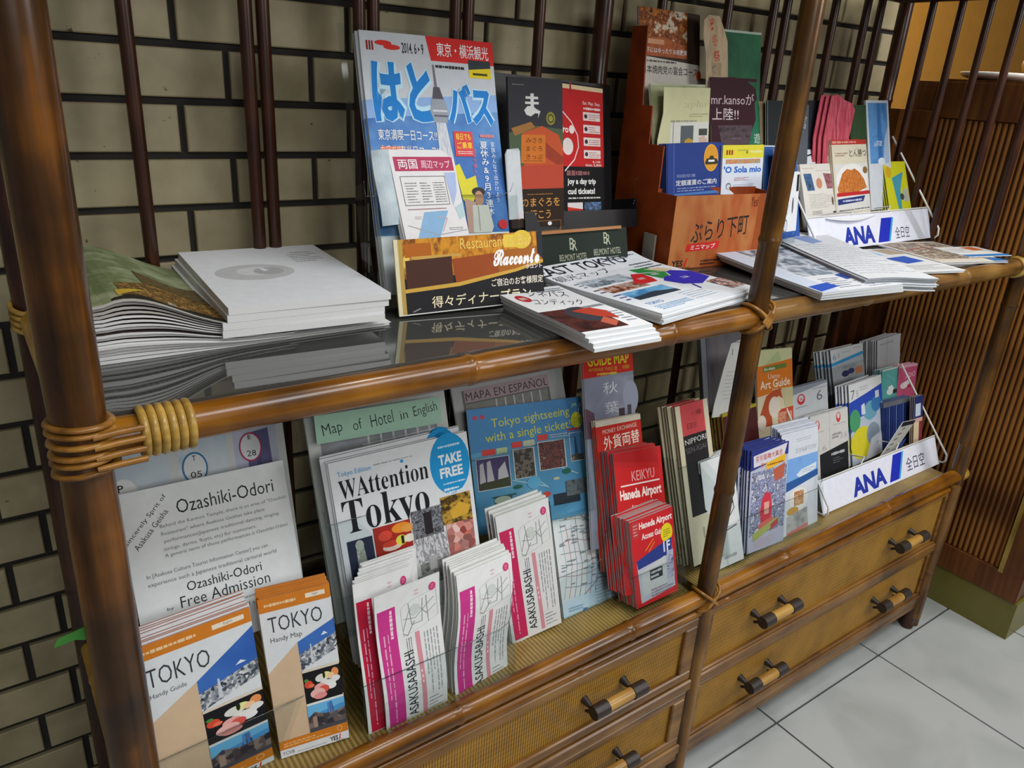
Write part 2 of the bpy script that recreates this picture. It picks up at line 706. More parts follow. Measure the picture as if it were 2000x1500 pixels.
# white bowls on the counter
for (bx, by, R, lab) in ((2.245, .29, .088, 'low white rounded bowl on top of the brown counter'), (2.515, .27, .075, 'taller white vessel at the far right on top of the brown counter')):
    mb = MB()
    hgt = .021 if R > .08 else .065
    prof = [(.3, 0), (.62, .1), (.9, .45), (1, .82), (.97, 1), (.9, .98), (.5, .9), (.01, .86)]
    vs, fs = [], []
    for (pr, pz) in prof:
        for k in range(28):
            vs.append((bx+R*pr*math.cos(2*PI*k/28), by+R*pr*math.sin(2*PI*k/28), 1.452+hgt*pz))
    for i in range(len(prof)-1):
        for k in range(28):
            k2 = (k+1) % 28
            fs.append((i*28+k, i*28+k2, (i+1)*28+k2, (i+1)*28+k))
    mb.add(vs, fs, 0, True)
    mb.add(vs[:28], (tuple(range(28))[::-1],), 0)
    mb.add(vs[-28:], (tuple(range(28)),), 0)
    tag(mb.build('bowl', plain('white_ceramic', 'e8e6e0', .3)), lab, 'bowl')

# ---------------------------------------------------------------- the rattan shelf unit
unit = empty('rattan_shelf', (0, 0, 0), 'long bamboo shelf unit with glass shelf and woven drawers against the brick wall', 'shelf unit')
TOP = 2.05
# posts
mb = MB()
mb.cane((0, 0, 0), (0, 0, TOP), .0248, .46, 26, 0, .0015, 3)
mb.build('post', M_post_l, unit)['label'] = 'thick dark brown front bamboo post'
for (x, s_) in ((W1, 5), (W2, 8)):
    mb = MB()
    mb.cane((x, -.002, 0), (x, -.002, TOP), .0178, .42, 22, 0, .001, s_)
    mb.build('post', M_post_m, unit)['label'] = 'olive brown front bamboo post'
for (x, s_) in ((-.004, 11), (W1+.0, 12), (W2+.035, 13)):
    mb = MB()
    mb.cane((x, YB, 0), (x, YB, TOP), .0175, .4, 18, 0, .001, s_)
    mb.build('back_post', M_dark, unit)
# upper front rails, one per bay
for (a, b, m, s_) in ((.022, W1-.012, M_rail, 1), (W1+.012, W2-.012, M_rail2, 2)):
    mb = MB()
    mb.cane((a, 0, ZU), (b, 0, ZU), .0192, .33, 22, 0, .0006, s_)
    mb.build('front_rail', m, unit)
for (a, b, s_) in ((.022, W1-.012, 4), (W1+.012, W2+.006, 5)):
    mb = MB()
    mb.cane((a, 0, ZL), (b, 0, ZL), .0175, .37, 22, 0, .0006, s_)
    mb.cane((a, -.004, ZL-.031), (b, -.004, ZL-.031), .0095, .5, 14, 0, 0, s_+9)
    mb.build('lower_front_rail', M_rail, unit)
mb = MB()
mb.tube([(W2+.004, 0, ZL), (W2+.03, 0, ZL)], .0205, 22)
mb.build('rail_cap', M_lash, unit)
for z in (ZU-.005, ZL-.01):
    mb = MB()
    mb.cane((.0, YB, z), (W2, YB, z), .014, .4, 14, 0, 0, 6)
    mb.build('back_rail', M_dark, unit)
for (x, z, m) in ((0, ZU-.002, M_side), (0, ZL, M_side), (W1, ZU-.004, M_post_m), (W2, ZU-.002, M_post_m), (W2, ZL-.03, M_post_m), (0, 1.63, M_dark), (W2, 1.635, M_dark)):
    mb = MB()
    mb.cane((x, .02, z), (x, YB-.012, z), .0158, .3, 18, 0, 0, int(x*10+z*10))
    mb.build('side_rail', m, unit)
# top rail far above, and the third shelf that shades the back of the glass one
for (a, b) in ((.02, W1-.012), (W1+.012, W2-.012)):
    mb = MB()
    mb.box((a, .012, 1.652), (b, YB-.01, 1.664))
    mb.build('top_shelf', plain('top_shelf_board', '3a2410', .6), unit)
for (y_, z) in ((YB, 1.635), (0, 1.655), (0, 2.02)):
    mb = MB()
    mb.cane((0, y_, z), (W2, y_, z), .015, .4, 14, 0, 0, 9)
    mb.build('top_rail', M_dark, unit)
# spindles between the two shelves and above
sp = MB()
sp.tube([(0, 0, .5), (0, 0, .8), (0, 0, 1.1), (0, 0, 1.4), (0, 0, 1.66)], [.0098, .0102, .0098, .0102, .0098], 12)
sd = MB()
sd.tube([(0, 0, 1.05), (0, 0, 1.3), (0, 0, 1.64)], [.0088, .0092, .0088], 12)
sdo = None
spo = None


def spindle(x, y, z0=0.0):
    global spo
    if spo is None:
        spo = sp.build('spindle', M_dark, unit)
        o = spo
    else:
        o = bpy.data.objects.new('spindle', spo.data)
        COL.objects.link(o)
        o.parent = unit
    o.location = (x, y, 0)


for x in (.163, .322, .347, .497, .521, .670, .695, .845, 1.145, 1.34, 1.49, 1.535, 1.60, 1.715, 1.845, 1.905):
    spindle(x, YB)
for y_ in (.36, .289, .222, .155, .085):
    if sdo is None:
        sdo = sd.build('side_spindle', M_dark, unit)
        o = sdo
    else:
        o = bpy.data.objects.new('side_spindle', sdo.data)
        COL.objects.link(o)
        o.parent = unit
    o.location = (W2, y_, 0)
# glass shelves (upper) on a dark base board, woven shelves (lower)
for (a, b) in ((.02, W1-.012), (W1+.012, W2-.012)):
    mb = MB()
    mb.box((a, .012, ZS-.006), (b, YB-.02, ZS))
    mb.build('glass_shelf', M_glass, unit)
    mb = MB()
    mb.box((a, .014, ZU-.01), (b, YB-.02, ZS-.0062))
    mb.build('shelf_board', plain('shelf_underside', '3a2410', .6), unit)
    mb = MB()
    mb.box((a, .014, ZM-.02), (b, YB-.02, ZM))
    o = mb.build('woven_shelf', M_mat, unit)
# cabinet carcass
for (a, b) in ((.012, W1-.01), (W1+.01, W2)):
    mb = MB()
    mb.box((a, .02, .085), (b, YB-.03, ZM-.022))
    mb.build('carcass', plain('cabinet_inside', '4a3014', .7), unit)
    for zz in (.283, .112):
        mb = MB()
        mb.box((a, -.016, zz-.02), (b, .02, zz+.006))
        mb.build('divider_rail', M_wood, unit, None, .003)
    mb = MB()
    mb.box((a, -.013, .07), (b, .01, .091))
    mb.build('bottom_rail', M_wood, unit, None, .004)
for x in (.02, W1, W2-.022):
    mb = MB()
    mb.cane((x, -.012, .04 if x > 1.5 else .04), (x, -.012, ZL-.02), .0118 if x < 1.5 else .016, .3, 14, 0, 0, int(x*9))
    mb.build('stile', M_woodv, unit)
mb = MB()
mb.box((W2-.02, .0, .09), (W2+.004, YB-.03, ZM-.02))
mb.build('side_panel', M_woodv, unit)
for (x, y_) in ((W2-.025, 0), (W2-.025, .4), (.02, .4)):
    mb = MB()
    mb.tube([(x, y_, 0), (x, y_, .03), (x, y_, .1)], [.017, .019, .019], 16)
    mb.build('foot', M_dark, unit)


def drawer(x0, x1, z0, z1, hx, frame=.02):
    d = MB()
    d.box((x0+frame, -.004, z0+frame*.6), (x1-frame, .02, z1-frame*.6))
    dr = d.build('drawer', M_woven, unit)
    f = MB()
    f.box((x0, -.012, z0), (x1, .012, z0+frame*.6))
    f.box((x0, -.012, z1-frame*.6), (x1, .012, z1))
    f.box((x0, -.012, z0+frame*.6), (x0+frame, .012, z1-frame*.6))
    f.box((x1-frame, -.012, z0+frame*.6), (x1, .012, z1-frame*.6))
    f.build('drawer_frame', M_wood, dr, None, .0025)
    zc = (z0+z1)/2+.002
    for x in hx:
        h = MB()
        y_ = -.034
        h.tube([(x-.058, y_, zc), (x+.058, y_, zc)], .0112, 14, 0)
        for sx in (-1, 1):
            xx = x+sx*.046
            h.tube([(xx-.016, y_, zc), (xx+.016, y_, zc)], .0132, 14, 1)
            h.tube([(xx-.012, y_, zc), (xx-.012, -.02, zc+.004), (xx-.012, -.003, zc+.006)], [.0052, .005, .0085], 8, 1)
            h.tube([(xx-.012, y_+.006, zc-.004), (xx-.012, -.012, zc-.014)], [.004, .003], 6, 1)
        h.build('handle', [M_grip, M_leather], dr)


drawer(W1+.016, W2-.036, .288, .442, (1.222, 1.755), .012)
drawer(W1+.016, W2-.036, .118, .26, (1.226, 1.75), .012)
drawer(.035, W1-.016, .292, .442, (.25, .757), .034)
drawer(.035, W1-.016, .118, .26, (.25, .765), .034)

# rattan bindings
mb = MB()
for k in range(6):
    mb.ring((.052+k*.0085, 0, ZU), (1, 0, 0), .0222, .0046, seg=28)
mb.build('rail_binding', M_lash, unit)
mb = MB()
for k in range(6):
    z = ZU-.024+k*.0095
    mb.ring((0, 0, z+.0015*math.sin(k*2.1)), (.10*(k-2.5)*.3, .06, 1), .0262, .0030, seg=30, flat=1.6)
for k in range(4):
    z = ZU-.018+k*.011
    mb.tube([(.006, -.0270, z), (.028, -.0262, z+.001), (.05, -.0235, z)], .0034, 7)
mb.build('post_binding', M_lash2, unit)
mb = MB()
for k in range(4):
    mb.ring((-.002, YB-.005, ZU-.012+k*.009), (.1, -.3, 1), .021, .0038, seg=24)
mb.build('back_binding', M_lash, unit)
for (x, z, rr) in ((W1, ZU, .0205), (W1, ZL, .0195)):
    mb = MB()
    for sgn in (-1, 1):
        for k in range(4):
            o_ = (k-1.5)*.0066
            mb.ring((x+o_*.7, -.002, z-sgn*o_*.7), (sgn*.8, 0, 1), rr*1.28, .0034, seg=30, Ry=rr*1.12)
    mb.build('crossed_binding', M_lash2, unit)
mb = MB()
mb.box((-.011, -.0025, -.0125), (.011, .0005, .0125))
mb.build('binding_knot', M_lash2, unit, Matrix.Translation((W1+.001, -.026, ZU+.001)) @ Matrix.Rotation(rad(38), 4, 'Y'), .001)
mb = MB()
for k in range(4):
    mb.ring((W2-.032+k*.008, 0, ZU), (1, 0, 0), .0215, .0042, seg=24)
    mb.ring((W2, 0, ZU-.012+k*.008), (0, 0, 1), .0205, .004, seg=24)
mb.build('end_binding', M_lash, unit)
# small green plastic tape on the left post
mb = MB()
mb.add([(0, 0, 0), (-.030, .001, -.007), (-.034, .003, -.017), (-.014, .001, -.014), (.001, -.001, -.019), (0, -.0012, 0), (-.030, -.0002, -.007), (-.034, .0018, -.017), (-.014, -.0002, -.014), (.001, -.0022, -.019)],
       [(0, 1, 2, 3, 4), (9, 8, 7, 6, 5), (0, 5, 6, 1), (1, 6, 7, 2), (2, 7, 8, 3), (3, 8, 9, 4), (4, 9, 5, 0)])
o = mb.build('tape_strip', plain('green_tape', '3c8a2e', .4), None, Matrix.Translation((-.021, .008, .834)))
tag(o, 'torn strip of bright green tape stuck to the thick left bamboo post', 'tape')
# placement of every leaflet: bottom-left corner x, y, z; yaw, lean, roll in degrees; width, height (m); visible share
IT = {
    'hato': (0.4299, 0.2244, 1.082, -4.883, 17.6628, -0.6146, 0.2141, 0.3721, 0.772),
    'ryogoku': (0.4565, 0.215, 1.1619, 1.4188, 26.2912, -0.5869, 0.1082, 0.1331, 1.0),
    'foldL': (0.4281, 0.232, 1.1811, 0.6779, 14.3761, 2.6581, 0.0275, 0.1038, 1.0),
    'foldR': (0.6495, 0.235, 1.1784, 0.6696, 9.9257, 1.4791, 0.0285, 0.1076, 1.0),
    'maguro': (0.7015, 0.3, 1.1499, -0.762, 8.724, -0.0844, 0.1125, 0.2413, 1.0),
    'metro': (0.8128, 0.325, 1.1438, 11.5586, 10.698, -2.8314, 0.1535, 0.2479, 1.0),
    'blackholder': (0.7254, 0.355, 1.1336, 5.4047, 11.2461, -1.9362, 0.284, 0.2663, 1.0),
    'belmont': (0.7598, 0.2819, 1.062, -4.0222, 13.4675, 1.0659, 0.1969, 0.0773, 0.828),
    'racconto': (0.4234, 0.17, 1.0663, -7.0061, 11.4045, 1.0797, 0.2364, 0.1052, 1.0),
    'boxfront': (1.0238, 0.2342, 1.062, -12.8272, 11.4556, 0.6213, 0.2253, 0.143, 0.973),
    'yakiniku': (1.0441, 0.3486, 1.182, 1.0967, 10.2307, -0.1429, 0.1728, 0.3473, 0.572),
    'woodtag': (1.2076, 0.3333, 1.212, 0.0499, 7.7682, 4.3131, 0.0729, 0.3136, 0.368),
    'greenflyer': (1.2714, 0.3465, 1.162, 0.4025, 9.4576, 1.0224, 0.1383, 0.3468, 0.325),
    'whitetag': (1.266, 0.34, 1.4127, -6.2457, -16.8414, -8.4215, 0.0657, 0.084, 1.0),
    'kanso': (1.2114, 0.3104, 1.142, -0.1304, 9.9436, 1.2195, 0.1509, 0.2722, 0.476),
    'zephyrback': (1.0518, 0.2984, 1.142, 0.6687, 13.3256, 1.2511, 0.1564, 0.258, 0.468),
    'zephyr': (1.0607, 0.303, 1.142, -0.5107, 6.0259, 1.8143, 0.1271, 0.2464, 0.423),
    'taxi': (1.0416, 0.2563, 1.082, -0.0996, 9.3913, 1.1477, 0.1602, 0.21, 0.454),
    'sola': (1.1919, 0.2579, 1.082, -0.0489, 7.1007, 0.5361, 0.1268, 0.2079, 0.453),
    'greenleaf': (1.3551, 0.3186, 1.142, 1.101, 14.7942, 0.5295, 0.0487, 0.2639, 0.459),
    'tanleaf': (1.4028, 0.3244, 1.142, 0.5324, 13.6014, 0.8606, 0.0514, 0.2351, 0.356),
    'bluecard': (1.3493, 0.2694, 1.082, -0.4698, 10.9486, -0.545, 0.0632, 0.2079, 0.479),
    'anaband': (1.4544, 0.215, 1.0677, 0.4695, 22.3524, 0.0654, 0.523, 0.0756, 1.0),
    'doctor': (1.5004, 0.2657, 1.107, 4.2608, 20.4035, -0.133, 0.1435, 0.1469, 0.818),
    'tonkatsu': (1.633, 0.2767, 1.107, 4.8385, 17.1298, 0.431, 0.1685, 0.1976, 0.856),
    'lineleaf': (1.5167, 0.3064, 1.162, -0.4608, 22.5153, 0.8783, 0.0892, 0.1561, 0.521),
    'faceleaf': (1.3004, 0.2, 1.1251, 0.8803, 6.7898, 0.9801, 0.0589, 0.1176, 1.0),
    'pink': (1.6047, 0.3117, 1.142, 0.365, 10.3304, 0.1736, 0.1236, 0.2536, 0.378),
    'darkgreen': (1.7341, 0.3114, 1.142, -0.1966, 14.0257, 1.156, 0.0679, 0.2394, 0.334),
    'bluepost': (1.8028, 0.2983, 1.132, -0.5098, 16.2422, 1.5492, 0.0983, 0.2653, 0.573),
    'yellowleaf': (1.8633, 0.2765, 1.112, 1.3329, 22.4735, -0.1224, 0.1083, 0.1445, 0.846),
    'blackback': (1.5367, 0.3215, 1.142, -0.5426, 13.2406, 1.3457, 0.103, 0.2423, 0.307),
    'greyleaf': (1.5173, 0.3182, 1.142, 0.1024, 11.2101, -0.5738, 0.0385, 0.2322, 0.295),
    'bluebehind': (1.3457, 0.2268, 1.092, 1.6543, 17.0171, -2.4694, 0.0794, 0.2009, 0.267),
    'darkbehind': (1.4088, 0.3002, 1.092, -0.5987, 12.1977, 0.6472, 0.0802, 0.2888, 0.348),
    'poster': (0.0446, 0.2317, 0.728, -0.8088, 24.3126, -3.1558, 0.2352, 0.2008, 1.264),
    'ozashiki': (0.0435, 0.1485, 0.638, -0.091, 22.1488, -0.797, 0.2196, 0.2317, 0.753),
    'guide': (0.0272, 0.062, 0.4683, 1.4778, 8.4321, 1.417, 0.1468, 0.2476, 1.0),
    'handy': (0.1828, 0.062, 0.4771, -12.4038, 14.745, 3.0744, 0.0959, 0.2372, 1.0),
    'hotelmap': (0.3061, 0.1477, 0.598, -3.4933, 16.1871, 1.6409, 0.2283, 0.3214, 0.418),
    'note': (0.3073, 0.205, 0.8783, -4.8964, 16.5891, -0.3325, 0.1985, 0.0418, 1.0),
    'wattention': (0.3245, 0.1013, 0.538, -9.6615, 10.8917, 4.6916, 0.2141, 0.3326, 0.491),
    'asaA': (0.3309, 0.03, 0.4669, 0.8567, 5.0951, 2.0635, 0.1062, 0.2378, 1.0),
    'asaA2': (0.3046, 0.035, 0.4725, 0.0522, 10.4823, 0.3029, 0.0888, 0.2457, 1.0),
    'asaB': (0.4531, 0.03, 0.4606, 5.9687, 5.504, -1.6158, 0.1091, 0.2304, 1.0),
    'mapa': (0.5953, 0.2103, 0.628, -7.6998, 20.7543, 3.0046, 0.2272, 0.2648, 0.528),
    'sight': (0.5925, 0.2226, 0.748, -4.2098, 23.0489, -3.2865, 0.2421, 0.109, 1.18),
    'asaC': (0.5999, 0.085, 0.4739, -7.6165, 5.0209, 8.3546, 0.0997, 0.256, 1.0),
    'subway': (0.7169, 0.085, 0.4676, 1.1527, 25.3996, -5.8375, 0.1378, 0.2385, 1.0),
    'akiba': (0.8005, 0.1202, 0.578, 2.8403, 18.7864, -6.3301, 0.13, 0.37, 0.337),
    'money': (0.8213, 0.0928, 0.538, -2.4603, 19.3676, -1.9068, 0.1098, 0.285, 0.285),
    'haneda': (0.822, 0.0439, 0.518, -2.4461, 21.9678, -3.8236, 0.1164, 0.261, 0.419),
    'hansmall': (0.8425, 0.03, 0.4874, -4.8198, 11.3015, 4.9551, 0.1013, 0.1744, 1.0),
    'nippori': (1.0139, 0.0493, 0.508, -2.8745, 18.1609, 2.3468, 0.0877, 0.3241, 0.303),
    'greybag': (1.2931, 0.251, 0.488, -3.5573, 17.8862, -1.8576, 0.1351, 0.3872, 0.754),
    'whitetall': (1.1912, 0.2, 0.7635, 0.0044, 5.6844, -7.23, 0.0811, 0.1519, 1.0),
    'brownstack': (1.2165, 0.1254, 0.528, 0.9531, 17.5112, 1.0509, 0.1164, 0.2238, 0.337),
    'lines': (1.0717, 0.045, 0.4759, -7.926, 13.9959, 6.9084, 0.0853, 0.2371, 1.0),
    'artguide': (1.3552, 0.1769, 0.598, 0.8812, 17.4654, -5.0486, 0.1344, 0.2549, 0.698),
    'jal6': (1.5034, 0.1808, 0.578, 0.8224, 16.6934, -1.1299, 0.1469, 0.162, 0.372),
    'silver': (1.5127, 0.12, 0.502, -4.2884, 15.5048, 1.0659, 0.1405, 0.1837, 1.0),
    'robot': (1.1764, 0.045, 0.4826, 0.4701, 11.0305, -3.0605, 0.1265, 0.2269, 1.0),
    'ship': (1.3042, 0.05, 0.4734, 1.6532, 14.672, -3.5659, 0.1398, 0.2367, 1.0),
    'anaband2': (1.4736, 0.06, 0.4811, 0.4345, 24.1269, -0.5641, 0.5425, 0.0759, 1.0),
    'ana6': (1.776, 0.2509, 0.598, -2.7584, 18.9615, 1.4946, 0.1404, 0.1744, 0.488),
    'ana7': (1.7111, 0.14, 0.5098, 5.933, 17.2106, -2.4094, 0.1838, 0.2117, 1.0),
    'whiteana': (2.0313, 0.2926, 0.628, -1.2168, 11.8001, 2.8105, 0.1353, 0.1261, 0.715),
    'teal': (1.9301, 0.2095, 0.578, 0.38, 12.5711, -1.7436, 0.0811, 0.1295, 0.626),
    'pinkado': (2.0106, 0.2119, 0.578, -0.8335, 10.3503, -3.5692, 0.0946, 0.1264, 0.638),
    'bluestack': (1.88, 0.1543, 0.508, -5.2535, 14.2747, 0.5971, 0.1248, 0.1306, 0.824),
    'schedule': (1.7817, 0.11, 0.5335, 0.3317, -2.8701, -9.6759, 0.1146, 0.0961, 1.0),
    'cream': (1.9672, 0.12, 0.5199, -0.8424, 14.0307, -1.4886, 0.043, 0.1333, 1.0),
}
# ---------------------------------------------------------------- printed covers
_tx = {}
_MONO = None


def glyphs(text, bold=0.0, mono=False, vert=False):
    """lettering outline as a flat mesh, normalised to its own bounding box"""
    global _MONO
    k = (text, bold, mono, vert)
    if k in _tx:
        return _tx[k]
    c = bpy.data.curves.new('lettering', 'FONT')
    c.body = '\n'.join(text) if vert else text
    c.resolution_u = 2
    c.offset = bold
    if vert:
        c.align_x = 'CENTER'
    o = bpy.data.objects.new('lettering', c)
    m = o.to_mesh()
    v = [(a.co.x, a.co.y) for a in m.vertices]
    f = [tuple(p.vertices) for p in m.polygons]
    o.to_mesh_clear()
    bpy.data.objects.remove(o)
    bpy.data.curves.remove(c)
    x0, x1 = min(a[0] for a in v), max(a[0] for a in v)
    y0, y1 = min(a[1] for a in v), max(a[1] for a in v)
    v = [((a-x0)/max(1e-6, x1-x0), (b-y0)/max(1e-6, y1-y0)) for a, b in v]
    _tx[k] = (v, f)
    return _tx[k]


# drawing commands; all coordinates in per cent of the visible cover, y down
def R(x0, y0, x1, y1, c): return ('P', [(x0, y0), (x1, y0), (x1, y1), (x0, y1)], c)
def P(pts, c): return ('P', pts, c)
def T(s, x0, y0, x1, y1, c, b=.012, rot=0, vert=False):
    if any(ord(ch) > 0x4dff and ord(ch) < 0xa000 for ch in s):
        b = min(b, .006)
    return ('T', s, x0, y0, x1, y1, c, b, rot, vert)
def E(x, y, rx, ry, c): return ('E', x, y, rx, ry, c)
def LN(x0, y0, x1, y1, n, c, v=False, seed=1, th=.35): return ('L', x0, y0, x1, y1, n, c, v, seed, th)
def PL(pts, w, c): return ('PL', pts, w, c)
def PH(x0, y0, x1, y1, cols, scale=90, kind='n', st=(1, 1, 1)): return ('P', [(x0, y0), (x1, y0), (x1, y1), (x0, y1)], ('photo', cols, scale, kind, st))
def FR(x0, y0, x1, y1, w, c): return ('PL', [(x0, y0), (x1, y0), (x1, y1), (x0, y1), (x0, y0)], w, c)


def cover_mesh(draws, W, H, vis):
    """one mesh of flat printed shapes in the leaflet's own frame (x right, y up, z towards the reader)"""
    V, F, MI, mats = [], [], [], []

    def mat(c):
        m = photo(*c[1:]) if isinstance(c, tuple) and c[0] == 'photo' else paper(c)
        if m not in mats:
            mats.append(m)
        return mats.index(m)

    def px(x): return x/100*W
    def py(y): return H-y/100*H*vis
    Hv = H*vis
    for i, d in enumerate(draws):
        z = .00014+i*.000035
        k = d[0]
        n = len(V)
        if k == 'P':
            V += [(px(x), py(y), z) for x, y in d[1]]
            F.append(tuple(range(n, n+len(d[1])))[::-1])
            MI.append(mat(d[2]))
        elif k == 'E':
            _, x, y, rx, ry, c = d
            V += [(px(x)+rx/100*W*math.cos(a*PI/12), py(y)+ry/100*Hv*math.sin(a*PI/12), z) for a in range(24)]
            F.append(tuple(range(n, n+24)))
            MI.append(mat(c))
        elif k == 'T':
            _, s, x0, y0, x1, y1, c, b, rot, vert = d
            gv, gf = glyphs(s, b, False, vert)
            ax, bx, ay, by = px(x0), px(x1), py(y1), py(y0)
            cx, cy = (ax+bx)/2, (ay+by)/2
            cr_, sr_ = math.cos(rad(rot)), math.sin(rad(rot))
            w2, h2 = (bx-ax), (by-ay)
            if abs(rot) > 75:
                w2, h2 = h2, w2
            for gx, gy in gv:
                qx, qy = (gx-.5)*w2, (gy-.5)*h2
                V.append((cx+qx*cr_-qy*sr_, cy+qx*sr_+qy*cr_, z))
            mi = mat(c)
            for f in gf:
                F.append(tuple(a+n for a in f))
                MI.append(mi)
        elif k == 'L':
            _, x0, y0, x1, y1, cnt, c, vv, seed, th = d
            rn = random.Random(seed)
            mi = mat(c)
            for q in range(cnt):
                t_ = (q+.5)/cnt
                pos = x0 if not vv else y0
                end = (x1 if not vv else y1)-(0 if rn.random() < .6 else rn.random()*.4*((x1-x0) if not vv else (y1-y0)))
                L_ = (x1-x0) if not vv else (y1-y0)
                hh = ((y1-y0) if not vv else (x1-x0))/cnt*th
                cc = (y0+(y1-y0)*t_) if not vv else (x0+(x1-x0)*t_)
                while pos < end:
                    wl = L_*(.05+.09*rn.random())
                    e_ = min(end, pos+wl)
                    if e_-pos > L_*.01:
                        m_ = len(V)
                        hv = hh*(.7+.5*rn.random())
                        if not vv:
                            q4 = [(pos, cc-hv/2), (e_, cc-hv/2), (e_, cc+hv/2), (pos, cc+hv/2)]
                        else:
                            q4 = [(cc-hv/2, pos), (cc+hv/2, pos), (cc+hv/2, e_), (cc-hv/2, e_)]
                        V += [(px(x), py(y), z) for x, y in q4]
                        F.append((m_+3, m_+2, m_+1, m_))
                        MI.append(mi)
                    pos = e_+L_*.018
        elif k == 'PL':
            _, pts, w_, c = d
            mi = mat(c)
            w_ = w_/100*W/2
            q = [Vector((px(x), py(y))) for x, y in pts]
            for a, b in zip(q, q[1:]):
                t_ = b-a
                if t_.length < 1e-6:
                    continue
                t_ = t_.normalized()
                nn = Vector((-t_.y, t_.x))*w_
                a2, b2 = a-t_*w_, b+t_*w_
                m_ = len(V)
                V += [(*(a2-nn), z), (*(b2-nn), z), (*(b2+nn), z), (*(a2+nn), z)]
                F.append((m_, m_+1, m_+2, m_+3))
                MI.append(mi)
    me = bpy.data.meshes.new('cover_print')
    me.from_pydata(V, [], F)
    for m in mats:
        me.materials.append(m)
    me.polygons.foreach_set('material_index', MI)
    me.update()
    return me


def bendfn(bend, W, H):
    bx, by, s = bend
    return lambda x, y: bx*math.sin(PI*x/W)+by*(1-math.cos(PI*.5*y/H))+s*math.sin(2*PI*y/H)


def apply_bend(me, fn, W, H, cuts=True):
    if cuts:
        bm = bmesh.new()
        bm.from_mesh(me)
        for k in range(1, 10):
            bmesh.ops.bisect_plane(bm, geom=bm.verts[:]+bm.edges[:]+bm.faces[:], plane_co=(0, H*k/10, 0), plane_no=(0, 1, 0))
        for k in range(1, 6):
            bmesh.ops.bisect_plane(bm, geom=bm.verts[:]+bm.edges[:]+bm.faces[:], plane_co=(W*k/6, 0, 0), plane_no=(1, 0, 0))
        bm.to_mesh(me)
        bm.free()
    # follow exactly the flat facets of the page (6 x 10 grid), so print and page stay together
    for v in me.vertices:
        gx, gy = min(5.9999, max(0, v.co.x/W*6)), min(9.9999, max(0, v.co.y/H*10))
        i, j = int(gx), int(gy)
        a, b = gx-i, gy-j
        f = lambda p, q: fn(W*p/6, H*q/10)
        v.co.z += (f(i, j)*(1-a)+f(i+1, j)*a)*(1-b)+(f(i, j+1)*(1-a)+f(i+1, j+1)*a)*b


def slab(W, H, t, m_face, m_edge, outline=None, grid=False, back=None, r=0, vis=1):
    mb = MB()
    if outline:
        n = len(outline)
        pts = [(x/100*W, H-y/100*H*vis) for x, y in outline][::-1]
        vs = [(x, y, 0) for x, y in pts]+[(x, y, -t) for x, y in pts]
        mb.add(vs, [tuple(range(n))], 0)
        mb.add(vs, [tuple(range(n, 2*n))[::-1]], 2)
        mb.add(vs, [(i, i+n, (i+1) % n+n, (i+1) % n) for i in range(n)], 1)
    else:
        nx, ny = (6, 10) if grid else (1, 1)
        vs, fs, fb = [], [], []
        for k in range(2):
            for j in range(ny+1):
                for i in range(nx+1):
                    vs.append((W*i/nx, H*j/ny, -t*k))
        st = (nx+1)*(ny+1)
        for j in range(ny):
            for i in range(nx):
                a = j*(nx+1)+i
                fs.append((a, a+1, a+nx+2, a+nx+1))
                fb.append((a+st, a+nx+1+st, a+nx+2+st, a+1+st))
        mb.add(vs, fs, 0)
        mb.add(vs, fb, 2)
        rim = [i for i in range(nx+1)]+[j*(nx+1)+nx for j in range(1, ny+1)]+[ny*(nx+1)+i for i in range(nx-1, -1, -1)]+[j*(nx+1) for j in range(ny-1, 0, -1)]
        n = len(rim)
        mb.add(vs, [(rim[i], rim[i]+st, rim[(i+1) % n]+st, rim[(i+1) % n]) for i in range(n)], 1)
    me = bpy.data.meshes.new('leaflet')
    me.from_pydata(mb.v, [], mb.f)
    for m in (m_face, m_edge, back or m_face):
        me.materials.append(m)
    me.polygons.foreach_set('material_index', mb.mi)
    me.update()
    bm = bmesh.new()
    bm.from_mesh(me)
    bmesh.ops.remove_doubles(bm, verts=bm.verts[:], dist=1e-7)
    bmesh.ops.recalc_face_normals(bm, faces=bm.faces[:])
    bm.to_mesh(me)
    bm.free()
    return me


def frame_of(it):
    x, y, z, yw, ln, rl = it[:6]
    yw, ln, rl = rad(yw), rad(ln), rad(rl)
    u = Vector((math.cos(yw), math.sin(yw), 0))
    bk = Vector((-math.sin(yw), math.cos(yw), 0))
    v = bk*math.sin(ln)+Vector((0, 0, 1))*math.cos(ln)
    u2 = u*math.cos(rl)+v*math.sin(rl)
    v2 = v*math.cos(rl)-u*math.sin(rl)
    n = u2.cross(v2)
    return Matrix(((u2.x, v2.x, n.x, x), (u2.y, v2.y, n.y, y), (u2.z, v2.z, n.z, z), (0, 0, 0, 1)))


